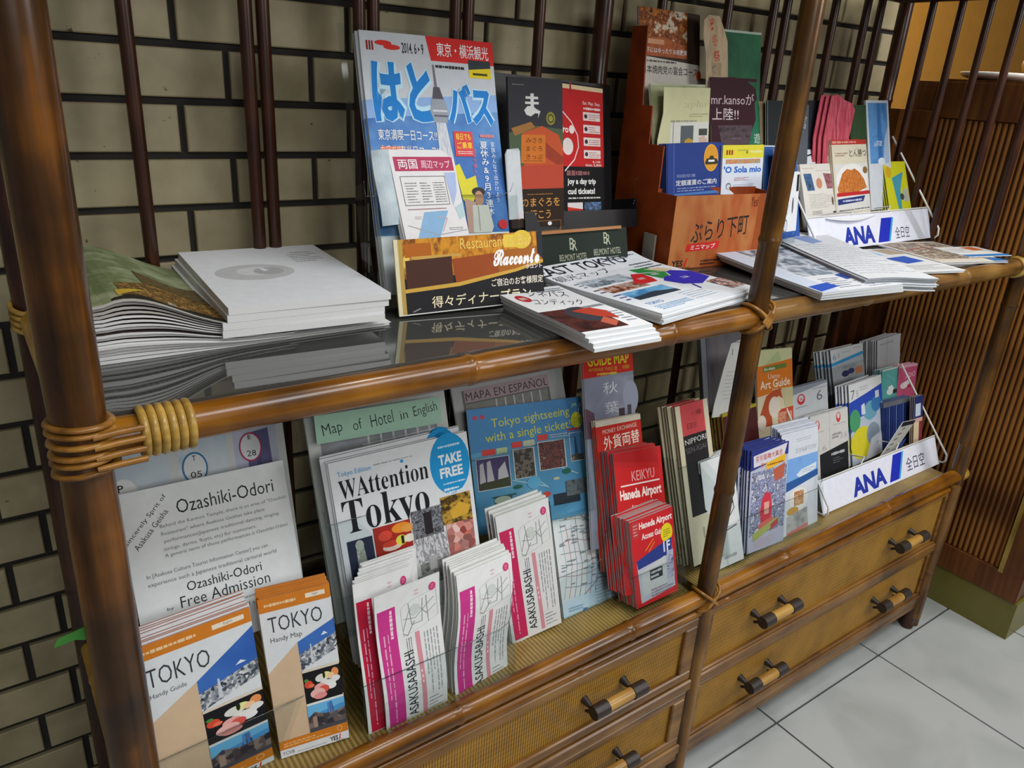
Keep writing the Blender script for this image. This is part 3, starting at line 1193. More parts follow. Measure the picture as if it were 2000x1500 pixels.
def leaf(it, name, label, cat, base, draws, t=.0015, n=0, gap=.0006, group=None, back_label=None, edge='e4e4e0', bend=None,
         outline=None, jit=.0015, rise=0.0, shift=0.0, print_copies=True, fan=0.0, out=0.0):
    """a leaflet (front copy) with n further copies behind it"""
    it = IT[it] if isinstance(it, str) else it
    W, H, vis = it[6], it[7], it[8]
    M = frame_of(it) @ Matrix.Translation((0, 0, out))
    bm_ = photo(*base[1:]) if isinstance(base, tuple) and base[0] == 'photo' else paper(base)
    me = slab(W, H, t, bm_, page_edge(edge) if t > .0022 else paper(edge), outline, bool(bend), None, 0, vis)
    pm = cover_mesh(draws, W, H, vis) if draws else None
    if bend:
        fn = bendfn(bend, W, H)
        apply_bend(me, fn, W, H, False)
        if pm:
            apply_bend(pm, fn, W, H, True)
    o = bpy.data.objects.new(name, me)
    COL.objects.link(o)
    o.matrix_world = M
    tag(o, label, cat, group)
    if pm:
        c = bpy.data.objects.new('cover_print', pm)
        COL.objects.link(c)
        c.parent = o
    for k in range(1, n+1):
        b = o.copy()
        COL.objects.link(b)
        b.matrix_world = M @ Matrix.Translation((random.uniform(-jit, jit)+shift*k, random.uniform(-jit, jit)+rise*k, -k*(t+gap))) @ Matrix.Rotation(rad(random.uniform(-.5, .5)+fan*k), 4, 'Z')
        b['label'] = back_label or label
        if pm and print_copies:
            c = bpy.data.objects.new('cover_print', pm)
            COL.objects.link(c)
            c.parent = b
    return o


def holder(it, label, depth, hf, x0=-.004, x1=None, hb=None, shelf=None, front=.004, mat=None, group=None, notch=True):
    """clear acrylic pocket built around the leaflet frame 'it': back, two sides, base, low front with rounded edge"""
    it = IT[it] if isinstance(it, str) else it
    W, H = it[6], it[7]
    x1 = W+.004 if x1 is None else x1
    hb = H if hb is None else hb
    mt = mat or M_acr
    M = frame_of(it)
    o = empty('brochure_holder', it[:3], label, 'holder', group)
    L = Matrix.Translation(-Vector(it[:3])) @ M
    g = .0018
    mb = MB()
    mb.box((x0, -.002, -depth-g), (x1, hb, -depth))
    mb.build('back_panel', mt, o, L)
    mb = MB()
    mb.box((x0, -.002, front), (x1, hf, front+g))
    fp = mb.build('front_panel', mt, o, L)
    r = min(.02, (x1-x0)*.2)
    yt = hf
    mb = MB()
    pts = [(x0+.001, yt+.022, front+g)] if notch else []
    pts += [(x0+.001, yt+.001, front+g), (x1-r*1.4, yt+.001, front+g), (x1-r*.6, yt+r*.35, front+g), (x1-r*.35, yt+r*.9, front+g), (x1-r*.3, yt+r*2.2, front+g), (x1-.001, yt+r*2.9, front+g)]
    mb.tube(pts, .0008, 6)
    mb.build('front_edge', M_acr_edge, fp)
    for x in (x0, x1-g):
        mb = MB()
        mb.box((x, -.002, -depth), (x+g, hf+.02, front))
        if shelf is not None and it[2]-shelf > .01:
            # riser cheek down to the shelf
            mb.box((x, -.002-(it[2]-shelf), -depth*.98), (x+g, -.002, 0))
        mb.build('side_panel', mt, o, L)
    mb = MB()
    mb.box((x0, -.002-g, -depth-g), (x1, -.002, front+g))
    mb.build('base', mt, o, L)
    return o
K, WH = '1c1c1e', 'eceeee'
CITY = 'c2c8cc 3f4d60 8f9aa6 27313f d8dadc'
BLD = 'b9bfc6 4a5666 e2e4e6 59616b 2d3540'
# ============================ upper shelf, left bay ============================
# stack of curled food magazines, each one its own object
def hwave(x, i, n):
    """height of copy i: the folded spines bulge on the left, weighed flat on the right"""
    s = 1/(1+math.exp((x-.105)/.030))
    base = .0013*i
    return base+s*.0038*i*(1+.03*math.sin(x*60+.3*i))-.0008*i*math.exp(-(x/.02)**2)


def curled(i, x0, x1, y0, y1, zb, t, cover, label, group, edge):
    nx = 22
    rn = random.Random(i)
    dx = rn.uniform(-.003, .003)+.004*math.sin(i*1.3)
    dy = rn.uniform(-.004, .004)
    vs, fs, mi = [], [], []
    xs = [x0+dx+(x1-x0)*k/nx for k in range(nx+1)]
    for lay in (1, 0):
        for yy in (y0+dy, y1+dy):
            for k, x in enumerate(xs):
                s = 1/(1+math.exp((x-.115)/.028))
                th = t+s*.0030
                lip = .006*math.exp(-((x-x0)/.012)**2)*i*.05
                zz = zb+hwave(x-x0, i, 14)+lip-(0 if lay else 0)
                if k == 0:
                    zz += 0 if lay else .0
                vs.append((x-(.0 if k else .002*(1 if lay else .4)), yy, zz+(th*.86 if lay else 0)))
    a = nx+1
    for k in range(nx):
        fs.append((k, k+1, a+k+1, a+k)); mi.append(0)            # top
        fs.append((2*a+k, 3*a+k, 3*a+k+1, 2*a+k+1)); mi.append(1)
        fs.append((k, 2*a+k, 2*a+k+1, k+1)); mi.append(1)        # front pages
        fs.append((a+k, a+k+1, 3*a+k+1, 3*a+k)); mi.append(1)
    fs.append((0, a, 3*a, 2*a)); mi.append(2)
    fs.append((nx, 2*a+nx, 3*a+nx, a+nx)); mi.append(1)
    me = bpy.data.meshes.new('magazine')
    me.from_pydata(vs, [], fs)
    for m in (cover, page_edge(edge, 1500), paper('dfe3e6' if i % 3 else '26221f')):
        me.materials.append(m)
    me.polygons.foreach_set('material_index', mi)
    me.update()
    o = bpy.data.objects.new('magazine', me)
    COL.objects.link(o)
    return tag(o, label, 'magazine', group)


foodtop = photo('7c8860 6a7850 8c9670 a0a886', 18)
G1 = 'curled food magazines in the pile behind the thick left post'
for i in range(16):
    lab = 'curled food magazine with black fore-edge in the pile behind the thick left post'
    if i < 5:
        lab = 'white-edged magazine low in the pile behind the thick left post'
    x1 = .395 if i < 4 else .262
    cov = foodtop if i == 15 else (paper('e4e5e3') if i < 5 else paper('3a322c'))
    if i == 15:
        lab = 'top food magazine of the curled pile behind the thick left post'
    o = curled(i, .036, x1, .148, .44 if i > 4 else .42, ZS+.0004, .0011, cov, lab, G1, 'dcdcda' if i < 12 else 'b8b4ae')
    if i == 15:
        # printed picture on the cover: a dark table edge with a heap of fried food
        mb = MB()
        def zt(x): return ZS+.0004+hwave(x-.036, 15, 14)+(.0011+(1/(1+math.exp((x-.115)/.028)))*.0030)*.86+.0006
        def strip(x0, x1, f0, f1, mi, n=14):
            v = []
            for k in range(n+1):
                x = x0+(x1-x0)*k/n
                v.append((x, f0(x), zt(x)))
            for k in range(n+1):
                x = x0+(x1-x0)*k/n
                v.append((x, f1(x), zt(x)))
            mb.add(v, [(k, k+1, n+2+k, n+1+k) for k in range(n)], mi)
        strip(.050, .262, lambda x: .146, lambda x: .158+.008*math.sin(x*90), 0)
        strip(.075, .262, lambda x: .158+.008*math.sin(x*90), lambda x: .235+.016*math.sin(x*60), 1)
        strip(.11, .25, lambda x: .237+.016*math.sin(x*60), lambda x: .30+.01*math.sin(x*70), 4)
        strip(.07, .10, lambda x: .16+(x-.07), lambda x: .185+.3*(x-.07), 2)
        strip(.15, .19, lambda x: .168, lambda x: .20+.004*math.sin(x*200), 3)
        strip(.12, .17, lambda x: .155, lambda x: .165, 5)
        p = mb.build('cover_print', [paper('2a2420'), photo('3a2414 8a6a34 2a1a10 b08a4a 6a3a1c', 120), paper('c9a93a'), paper('e0b428'), photo('4a3a24 6a5a38 2e261a', 90), photo('d8d8d4 6a5a50 e8e8e4', 300)], o)
# thick white books on top of that pile
wb = MB()
GW = 'thick white books stacked on the left of the glass shelf'
for i in range(4):
    z = ZS+.0148+i*.0092
    Wb, Hb, tb = .207, .316, .0088
    M = Matrix.Translation((.194-.012+random.uniform(-.002, .002)*(i < 3)-.003*(3-i), .142, z+.0004)) @ Matrix.Rotation(rad(-3.4+random.uniform(-.7, .7)*(i < 3)), 4, 'Z')
    me = slab(Wb, Hb, tb, paper('e9ebef'), page_edge('e6e6e6', 1400), None, False)
    o = bpy.data.objects.new('book', me)
    COL.objects.link(o)
    o.matrix_world = M @ Matrix.Translation((0, 0, tb))
    tag(o, 'thick white softcover book with an embossed oval, topmost of its stack' if i == 3 else ('thick white softcover book at the bottom of the white stack', 'thick white softcover book third from the top of the white stack', 'thick white softcover book just under the top one of the white stack')[i], 'book', GW)
    if i == 3:
        oval = [E(36, 48, 26, 14, 'c9cacb'), E(38, 47, 14, 8, 'dcdddf'), E(45, 48, 10, 6.5, 'b4b6b8'), P([(40, 40), (46, 46), (42, 48)], 'eef0f2'),
                LN(70, 18, 92, 36, 5, '77777a', False, 4, .18), LN(74, 14, 90, 17, 1, '77777a', False, 8, .3)]
        c = bpy.data.objects.new('cover_print', cover_mesh(oval, Wb, Hb, 1))
        COL.objects.link(c)
        c.parent = o

# ---- large blue bus magazine in its clear holder
BLUE = '2f6fc4'
bus = [R(0, 0, 100, 100, 'c9ced4'),
       P([(0, 36), (100, 30), (100, 100), (0, 100)], ('photo', '4476ba 376aae 4e84c2 7c9ec8', 9, 'n', (1, 1, 1))),
       P([(0, 33), (100, 27), (100, 36), (0, 42)], '8fb2e2'),
       P([(47, 0), (100, 0), (100, 12), (50, 12)], 'd42a26'), T('東京・横浜観光', 55, 2.5, 96, 9.5, WH, .02),
       T('lll', 4, 4.5, 9, 9, '8a1d1a', .03), E(16, 5.2, 6, 1.3, 'd8332c'), E(22, 7, 6, 1.3, 'd8332c'), T('2014. 6 ▸ 9', 29, 4.2, 45, 9.5, '2c2c30', .015),
       LN(53, 13.6, 76, 15.6, 1, '2a2a2a', False, 3, .7), R(79, 10, 97, 19, '2f3a3e'), P([(79, 15), (97, 13.5), (97, 19), (79, 19)], 'e8cf22'), R(82, 16.4, 94, 17.6, '4a4a1a'),
       T('はと', 4.5, 13, 49, 44, 'bfe4f4', .10), T('はと', 5, 13.5, 48, 43.5, '1b7fce', .045),
       T('バス', 59, 22, 97, 44, 'bfe4f4', .10), T('バス', 60, 22.5, 96, 43.5, '1b7fce', .045),
       P([(50.5, 14), (51.8, 14), (53, 26), (51, 26)], '7a7480'), P([(50, 25), (54.5, 25), (57, 31), (48.5, 31)], '55505c'),
       P([(48, 31), (57.5, 31), (60, 37), (58, 43), (48.5, 43), (45.8, 37)], '9aa0aa'), R(48, 36.5, 59, 37.4, 'd0d4da'), R(48.5, 39, 59, 40, '60646e'),
       P([(49.5, 43), (57, 43), (62, 72), (50, 72)], ('photo', '9aa0a8 d8dce2 6a707c', 120, 'n', (6, .3, 1))),
       T('東京満喫一日コース!!', 6, 47, 49, 52.5, WH, .02), T('内容充実半日コース!!', 6.5, 55, 50, 60.5, 'f6e4d8', .02), R(7, 55.5, 21, 60.2, 'd06a50'),
       T('内容充実', 6.5, 55, 22, 60.5, 'f6c4b0', .015),
       R(62, 47, 77, 60, 'd8484a'), T('毎日でも', 63.5, 48, 75.5, 51.5, 'f4de3a', .03), T('ご乗車', 64, 52.5, 76, 56, 'f4de3a', .03), LN(64, 57, 76, 59, 2, WH, False, 7),
       P([(9, 66), (22, 62), (26, 65), (14, 70)], '8a6a3c'), R(27, 66, 38, 68.5, 'c88a4a'), T('9-Spin', 20, 69, 38, 72, '3a3a6a', .0),
       LN(83, 48, 95, 50, 1, 'd88a8a', False, 3, .8), T('夏休み&9月3連休', 82, 52, 88.5, 91, WH, .012, 0, True), T('家族みんなで出かけよう', 91, 52, 94.5, 84, 'e6ecf6', .0, 0, True),
       T('親子で楽しい', 75, 56, 78.5, 71, 'e0707a', .0, 0, True),
       P([(60, 65), (64, 64), (68, 72), (76, 70), (77, 77), (72, 84), (64, 83)], 'dcd23a'), P([(65, 82), (74, 84), (76, 100), (66, 100)], 'c8a090'),
       E(77, 78.5, 5.5, 2.4, '33302e'), E(77, 82, 3.6, 4, 'c09070'), P([(71, 85.5), (84, 85.5), (87, 97), (85, 100), (70, 100)], 'd6d4c8'), R(75, 86, 76, 99, 'a8a69c'),
       E(95, 96, 4, 2.6, 'cf2c34')]
leaf('hato', 'magazine', 'large blue bus tour magazine with a grey tower on its cover, front of its stack', 'magazine', WH, bus, .003, 5, .0006,
     'bus tour magazines in the clear holder', 'blue bus tour magazine behind the front one in the clear holder', bend=(.002, .0, .002), rise=.0004, jit=.001)
holder('hato', 'clear acrylic stand holding the blue bus tour magazine', .03, .14, -.02, .232, .39, ZS, .006)
rmap = [R(0, 0, 100, 100, 'dedcdc'), R(5, 8, 97, 24, 'b23a5e'), T('両国', 11, 11, 40, 21.5, WH, .012), T('周辺マップ', 46, 12, 92, 21, 'f0e4e8', .0),
        FR(10, 30, 79, 62, 1, '666666'), LN(15, 36, 33, 60, 8, '777777'), LN(38, 36, 54, 60, 8, '777777', False, 5), LN(58, 36, 76, 60, 9, '777777', False, 9), R(12, 66, 72, 67, '9a7070'),
        P([(80, 26), (98, 26), (94, 48), (84, 64)], 'a8b8dc'), P([(36, 70), (74, 69), (52, 100), (18, 100)], '86aed2'), PL([(8, 84), (52, 96), (98, 92)], 1, '9a9aa2'),
        P([(86, 66), (100, 60), (100, 76), (90, 80)], 'b4ccd0'), LN(70, 88, 92, 92, 2, '888888'), LN(20, 74, 30, 78, 2, 'b09aa0'), PL([(56, 76), (70, 78), (60, 92)], 1, 'c8a0a8')]
leaf('ryogoku', 'map', 'folded neighbourhood map with a wine-red title bar, clipped in front of the bus magazine', 'map', 'dedcdc', rmap, .0022, 3, .0008,
     'folded maps before the bus magazine', 'folded neighbourhood map behind the front one before the bus magazine', shift=-.0012, rise=.0)
leaf('foldL', 'leaflet', 'pale blue-grey folded slip left of the wine-red titled map', 'leaflet', ('photo', 'a8b4bc b8c6cc c6d2d6', 22, 'n', (1, 1, 1)), [], .0016, bend=(.004, 0, .002))
leaf('foldR', 'leaflet', 'pale pinkish slip with rounded top right of the bus magazine', 'leaflet', ('photo', 'd0bec2 c8ccd0 b8c0c4', 12, 'n', (1, 1, 1)), [], .0016, bend=(.004, 0, 0),
     outline=[(12, 1), (88, 0), (100, 4), (100, 100), (0, 100), (0, 8)])

# ---- dark double holder with the tuna and the red day-trip leaflets, hotel board below
holder('blackholder', 'black-backed brochure holder behind the tuna and red day trip leaflets', .004, .03, -.004, None, None, ZS, .06, M_black)
tuna = [R(0, 0, 100, 100, '34343a'), LN(8, 4, 28, 6, 1, '8a8a8e'), R(50, 20, 57, 37, 'd8d8d4'), R(38, 24, 67, 27, 'd8d8d4'), R(37, 31, 68, 34, 'd8d8d4'),
        P([(36, 41), (42, 36), (54, 35), (62, 39), (72, 41), (66, 48), (67, 44), (60, 45), (50, 48), (40, 46)], 'd8d8d4'), E(88, 48, 9, 8, '8a8430'), E(88, 47, 6, 5.5, '4a4a20'), E(88, 47, 4, 3.6, '9a9440'),
        P([(0, 58), (40, 50), (100, 54), (100, 80), (0, 80)], '4a5a3a'), P([(8, 56), (45, 50), (60, 53), (20, 62)], '9a6a34'), P([(28, 58), (60, 53), (100, 62), (100, 84), (34, 84)], 'c2502a'),
        P([(26, 60), (70, 60), (70, 82), (26, 82)], 'c86a24'), P([(70, 60), (86, 58), (100, 74), (100, 80), (70, 76)], '9a3a24'),
        T('みさき', 33, 62.5, 65, 66, '5a2c10', .0), T('まぐろ', 33, 68.5, 65, 72, '5a2c10', .0), T('きっぷ', 33, 74.5, 65, 78, '5a2c10', .0),
        P([(22, 82), (100, 80), (100, 91), (22, 91)], 'b4402c'), R(0, 91, 100, 100, '2c1d14')]
tuna2 = [R(0, 0, 100, 100, '34343a')]
it = list(IT['maguro'])
tuna = [R(0, 0, 100, 100, '34343a'), LN(8, 4, 28, 5.4, 1, '8a8a8e'), R(40, 10, 46, 20, 'dcdcd8'), R(31, 12, 54, 13.6, 'dcdcd8'), R(30, 15.4, 55, 17, 'dcdcd8'),
        P([(28, 21), (34, 18.4), (44, 18), (50, 20), (58, 21.4), (53, 26), (54, 23), (48, 22.8), (40, 25), (32, 24)], 'dcdcd8'), E(77, 26, 8.5, 4.4, '8f8a34'), E(77, 26, 6, 3, '4a4a20'), E(77, 26, 4, 2, '9a9440'),
        P([(0, 36), (50, 31), (100, 33), (100, 62), (0, 62)], '4d5d44'), P([(4, 33), (40, 28.5), (48, 32), (10, 38)], 'a0703a'), P([(24, 36), (60, 31), (92, 37), (100, 46), (100, 62), (26, 62)], 'c4542c'),
        P([(22, 37), (66, 37), (66, 56), (20, 56)], 'd07428'), P([(66, 42), (100, 52), (100, 60), (78, 55), (66, 52)], '9c3c26'),
        T('みさき', 30, 39, 60, 42.5, '5a2c10', .0), T('まぐろ', 30, 44.5, 60, 48, '5a2c10', .0), T('きっぷ', 30, 50, 60, 53.4, '5a2c10', .0), LN(26, 54, 60, 55, 1, '7a3c18'),
        P([(0, 58), (100, 57), (100, 73.5), (0, 74)], 'bc4832'), R(0, 73.5, 100, 100, '2e1e14'), LN(30, 76.5, 80, 78, 1, 'a8743c', False, 3),
        T('崎のまぐろを', 4, 79.5, 92, 86, 'dc9c4a', .006), T('ぐに行こう', 8, 88, 74, 94.5, 'dc9c4a', .006), FR(45, 96, 94, 103, .6, 'a8743c'), E(72, 98, 4, 1.4, 'e8e8e8')]
leaf('maguro', 'leaflet', 'black leaflet with a white tuna emblem and orange ticket', 'leaflet', '34343a', tuna, .0018, 2, .0006,
     'tuna leaflets in the black-backed holder', 'black leaflet hidden behind the tuna emblem leaflet', '44444a')
metro = [R(0, 0, 100, 100, '141416'), R(0, 3, 100, 58, 'c42424'), R(0, 1, 100, 4, 'e4cfa4'), R(36, 0, 39, 7, 'b02028'), PL([(22, 20), (38, 27), (49, 36), (50, 44), (42, 53), (24, 61)], 1.6, 'ecd8d4'),
         E(38, 32, 5, 3, 'f0e4e0'), T('fro', 18, 29.5, 32, 34.5, 'f0e4e0', .03), E(30, 44, 10, 6, 'e8dcd8'), T('Eat. Play. Stay.', 60, 11.5, 94, 14.5, 'f2dcd8', .01), LN(61, 15.5, 94, 17.5, 1, 'f2dcd8', False, 4, .8),
         R(60, 19, 93, 25, 'ecdcd8'), R(60, 28, 93, 34, 'ecdcd8'), R(60, 37, 93, 43, 'ecdcd8'), R(60, 46, 93, 52, 'ecdcd8'),
         LN(70, 20, 92, 24.5, 3, 'b06a6a'), LN(70, 29, 92, 33.5, 3, 'b06a6a', False, 2), LN(70, 38, 92, 42.5, 3, 'b06a6a', False, 3), LN(70, 47, 92, 51.5, 3, 'b06a6a', False, 5),
         E(65, 22, 3, 1.6, '4a2a3a'), E(65, 31, 3, 1.6, '4a2a3a'), E(65, 40, 3, 1.6, '4a2a3a'), E(65, 49, 3, 1.6, '4a2a3a'),
         T('4,140', 76, 53.6, 92, 55.6, 'f2dcd8', .01), T('Gain 2,800', 62, 56, 94, 58, 'f2dcd8', .02), LN(26, 61, 88, 64.5, 1, '8a5a5a', False, 5, .9),
         T('joy a day trip', 27, 66.5, 82, 72, 'e4e4e0', .035), T('cud tickets!', 27, 73.5, 80, 78, 'e4e4e0', .035), LN(28, 80, 92, 81.6, 1, 'c8c8c4', False, 3, .7),
         R(26, 84, 55, 99, 'e0d8d8'), P([(26, 87), (55, 89), (55, 95), (26, 95)], 'd23a2c'), R(26, 95.5, 55, 100, '486a84'), PH(58, 84, 92, 92, '3a5a9a 6a8ab0 2a3a5a 94a8c0', 60), R(58, 93, 92, 94, '7a8088'), R(58, 94.5, 92, 100, '2c3238'), E(76, 97, 5, 1.8, 'b8babc')]
leaf('metro', 'leaflet', 'red and black day trip leaflet with white ticket tags', 'leaflet', '141416', metro, .0018, 1, .0006, 'day trip leaflets', 'day trip leaflet hidden behind the red and black one', '3a3a3c')
mb = MB()
mb.box((0, 0, -.014), (.185, .0055, .006))
M = frame_of(IT['belmont'])
o = mb.build('sign_ledge', plain('tan_ledge', 'a8713c', .5), None)
o.matrix_world = M @ Matrix.Translation((-.005, IT['belmont'][7]-.002, 0))
tag(o, 'narrow tan wooden ledge along the top of the dark green hotel board', 'ledge')
hb = [R(0, 0, 100, 118, '1e2a22'), T('BELMONT HOTEL', 21, 62, 52, 80, 'b4b8a0', .0), T('BELMONT HOTEL', 60, 55, 92, 73, 'b4b8a0', .0), T('B', 33, 18, 38, 50, 'b4b8a0', .0), T('R', 36, 24, 41, 54, 'b4b8a0', .0),
      T('B', 72, 10, 77, 42, 'b4b8a0', .0), T('R', 75, 16, 80, 46, 'b4b8a0', .0), LN(24, 85, 49, 88, 1, '8a9080', False, 2, .6), LN(30, 92, 44, 94, 1, '8a9080', False, 2, .6), LN(63, 79, 89, 82, 1, '8a9080', False, 4, .6), R(3, 112, 40, 113.5, '9aa090')]
leaf('belmont', 'sign_board', 'dark green hotel name board with pale capitals behind the flat magazines', 'sign', '1e2a22', hb, .004, edge='1a221c')

# ---- restaurant sign
rac = [R(0, 0, 100, 100, '23201f'), PH(0, 0, 100, 52, 'e0a030 a86418 d89428 7a3c10 f0c860', 26, 'n', (1, .6, 1)), R(6, 6, 23, 24, 'b4641c'), R(10, 23, 42, 27, 'caa050'), P([(6, 28), (36, 26), (36, 62), (6, 66)], '4a2c22'),
       P([(36, 30), (66, 26), (72, 56), (38, 62)], '9c4c20'), P([(66, 24), (100, 20), (100, 50), (68, 56)], 'a86424'), R(72, 2, 84, 20, 'e8c84a'), E(85, 10, 7, 13, 'e0c048'), P([(96, 0), (100, 0), (100, 40), (96, 30)], '2a2c34'),
       P([(0, 66), (40, 62), (80, 50), (100, 40), (100, 46), (80, 56), (40, 69), (0, 73)], 'd0a646'), P([(0, 71), (40, 67.5), (80, 54.5), (100, 44.5), (100, 100), (0, 100)], '201f22'),
       T('Restaurant & Bar', 42, 3, 92, 18, 'eecb66', .0), T('𝓡𝓪𝓬𝓬𝓸𝓷𝓽𝓸', 64, 22, 97.5, 45, 'fbf6ee', .03), T('𝓡𝓪𝓬𝓬𝓸𝓷𝓽𝓸', 64, 22, 97.5, 45, 'ffffff', .0), T('ラコント', 87, 46, 99, 52, 'e8e0ee', .02),
       T('ご宿泊のお客様限定', 62, 62, 99.5, 73, 'f2ecda', .02), T('得々ディナープラン', 21, 78, 90, 94, 'f2e6c0', .03), P([(8, 96), (13, 92), (14, 93), (9, 97)], '8a8a90'),
       R(-0.5, -.5, 2, 100.5, 'dcd4b0'), R(2, 0, 4.6, 100, 'b99a4e'), R(0, 99, 100, 100.5, 'd8d8d4')]
leaf('racconto', 'sign', 'standing amber and black restaurant dinner sign with white script lettering', 'sign', '23201f', rac, .006, edge='d8cfa0')


# ---- flat stacks on the glass
def flatframe(cx, cy, z, yw, W, H):
    M = Matrix.Translation((cx, cy, z)) @ Matrix.Rotation(rad(yw), 4, 'Z')
    return M @ Matrix.Translation((-W/2, -H/2, 0))


def flatstack(cx, cy, z0, yw, W, H, t, n, name, cat, lab_top, lab_rest, group, base, draws, bend=None, edge='e2e6e8', jit=.003, shear=(0, 0)):
    me = slab(W, H, t, paper(base), page_edge(edge, 1400) if t > .0022 else paper(edge), None, True)
    pm = cover_mesh(draws, W, H, 1)
    fn = bend if callable(bend) else (bendfn(bend, W, H) if bend else None)
    if fn:
        apply_bend(me, fn, W, H, False)
        apply_bend(pm, fn, W, H, True)
    for k in range(n):
        top = k == n-1
        o = bpy.data.objects.new(name, me)
        COL.objects.link(o)
        j = 0 if top else jit
        o.matrix_world = flatframe(cx+random.uniform(-j, j)+shear[0]*(n-1-k), cy+random.uniform(-j, j)+shear[1]*(n-1-k), z0+t*(k+1)+.0003*(k+1), yw+(0 if top else random.uniform(-.8, .8)), W, H)
        tag(o, lab_top if top else lab_rest, cat, group)
        c = bpy.data.objects.new('cover_print', pm)
        COL.objects.link(c)
        c.parent = o


east = [R(0, 0, 100, 100, 'e6ecf2'), T('EAST TOKYO', -1.5, 2, 82, 13, '23262c', .02), T('観光マップ', 2, 15, 52, 24, '23262c', .0), LN(60, 3, 96, 8, 2, '5a6470', False, 4, .5), LN(74, 16, 98, 30, 3, '3a4450', False, 8, .4),
        PH(10, 29, 50, 43, '8a9aa8 c4d0da 4a5a68 a8b4c0', 20), LN(5, 30, 9, 42, 3, '3c5070'), PH(10, 46, 46, 58, '3a1c18 8a4a30 c8b0a0 2a1412', 60), LN(4, 46, 9, 56, 2, '5a2020'), PH(12, 61, 52, 76, '4a9ad0 7ab8e0 3a7ab0 90c4e4', 18), P([(12, 71), (34, 68), (52, 72), (52, 76), (12, 76)], '2c3a46'), LN(5, 60, 11, 74, 3, '2c3c8a'),
        P([(40, 50), (56, 34), (64, 36), (62, 46), (58, 54), (44, 54)], 'd2282c'), P([(64, 26), (80, 28), (84, 40), (76, 50), (66, 52), (64, 38)], '2f8a44'), P([(60, 34), (82, 40), (84, 41), (62, 36)], 'd4dadc'),
        P([(62, 56), (70, 50), (78, 50), (86, 38), (100, 50), (98, 66), (78, 74), (66, 68)], '2a2cb4'), P([(74, 30), (88, 32), (94, 40), (84, 42)], 'd8c8a4'), T('台東', 50, 43, 56, 47, WH), T('墨田', 68, 40, 74, 44, WH), T('江東', 78, 56, 85, 60, WH),
        T('TOKYO', 8, 82, 22, 86, '3c8ac8', .0), LN(8, 88, 40, 96, 4, '8ab4d8', False, 3, .4), LN(44, 78, 66, 94, 5, 'a8bccc', False, 5, .2), PH(84, 72, 100, 92, '4a2a22 c8a8a0 1e1a1c e0d0cc a83a38', 140, 'c'), PL([(70, 72), (67, 80)], 1.2, '2a2cb4')]


def eb(x, y):
    return .012*max(0, (y-.19)/.08)**2+.006*max(0, (x-.22)/.06)*0


flatstack(.872, .142, ZS, 9.5, .282, .268, .0031, 5, 'magazine', 'magazine', 'flat map magazine with red, green and blue district shapes, topmost of its stack', 'sightseeing map magazine lower in the stack beside the middle post',
          'sightseeing map magazines lying flat', 'e6ecf2', east, eb, shear=(.0012, 0))
cin = [R(0, 0, 100, 100, 'e8ebee'), E(18, 20, 9, 8, 'b8242c'), T('無料', 13, 17, 23, 23, WH), T('シネパス', 34, 8, 88, 22, '2a2a30', .0, -22), T('コンディック', 20, 28, 84, 42, '2a2a30', .0, -22), LN(52, 4, 96, 12, 2, '7a7f88', False, 3, .5),
       PH(0, 52, 70, 96, '1c1414 3a1e1c 5a2a26 241a1c', 30), E(52, 66, 26, 16, '3a3c44'), P([(40, 58), (70, 54), (84, 66), (78, 82), (58, 74)], 'b8402e'), P([(46, 84), (62, 76), (70, 86), (54, 94)], 'c0604a'), P([(60, 52), (96, 50), (98, 54), (64, 56)], '8a8e94'), LN(80, 66, 96, 90, 5, '9aa0a8')]
# turn the printed title so it runs along the long side, as on the photographed cover
flatstack(.637, .055, ZS, -2, .118, .2185, .0052, 4, 'booklet', 'booklet', 'white booklet with red seal and dark picture, topmost of its stack overhanging the rail',
          'white booklet lower in the small stack overhanging the rail', 'white booklets overhanging the honey rail', 'e8ebee', cin, (0, .0, .0008), shear=(.0022, -.004), jit=.0015)
# ============================ orange carton with flyers ============================
bf = IT['boxfront']
BX, BY = bf[0], bf[1]
cart = empty('carton', (BX, BY, ZS), 'stepped orange cardboard leaflet box with brush lettering, beside the middle post', 'box')
LM = Matrix.Translation((0, 0, 0)) @ Matrix.Rotation(rad(-4), 4, 'Z')
bw, tk = .268, .003
mb = MB()
mb.box((0, 0, 0), (bw, tk, .140))
fp = mb.build('front_panel', M_carton, cart, LM)
prn = [R(0, 0, 100, 100, ('photo', 'b0682f a65226 b47440 9e401e', 9, 'n', (1, .4, 1))), T('ぶらり下町', 22, 33, 91, 62, '1f1a18', .006, 5), P([(19, 66), (58, 64), (57, 75), (18, 77)], 'cc2a22'), T('ミニマップ', 24, 67.5, 53, 74.5, WH, .01, 1),
       T('YES', 4, 88, 17, 97, '1c1a1a', .03), P([(18, 97), (20.5, 86), (22.5, 85), (20.5, 97)], 'd42a22'), T('TOKYO', 12, 98, 26, 101, '1c1a1a', .02), LN(38, 89, 62, 98, 2, '3a2a22', False, 4, .6), T('YesI', 90, 4, 99, 18, '5a1c14', .0)]
pm = cover_mesh(prn, .222, .140, .985)
c = bpy.data.objects.new('front_print', pm)
COL.objects.link(c)
c.parent = cart
c.matrix_local = LM @ Matrix.Rotation(PI/2, 4, 'X')
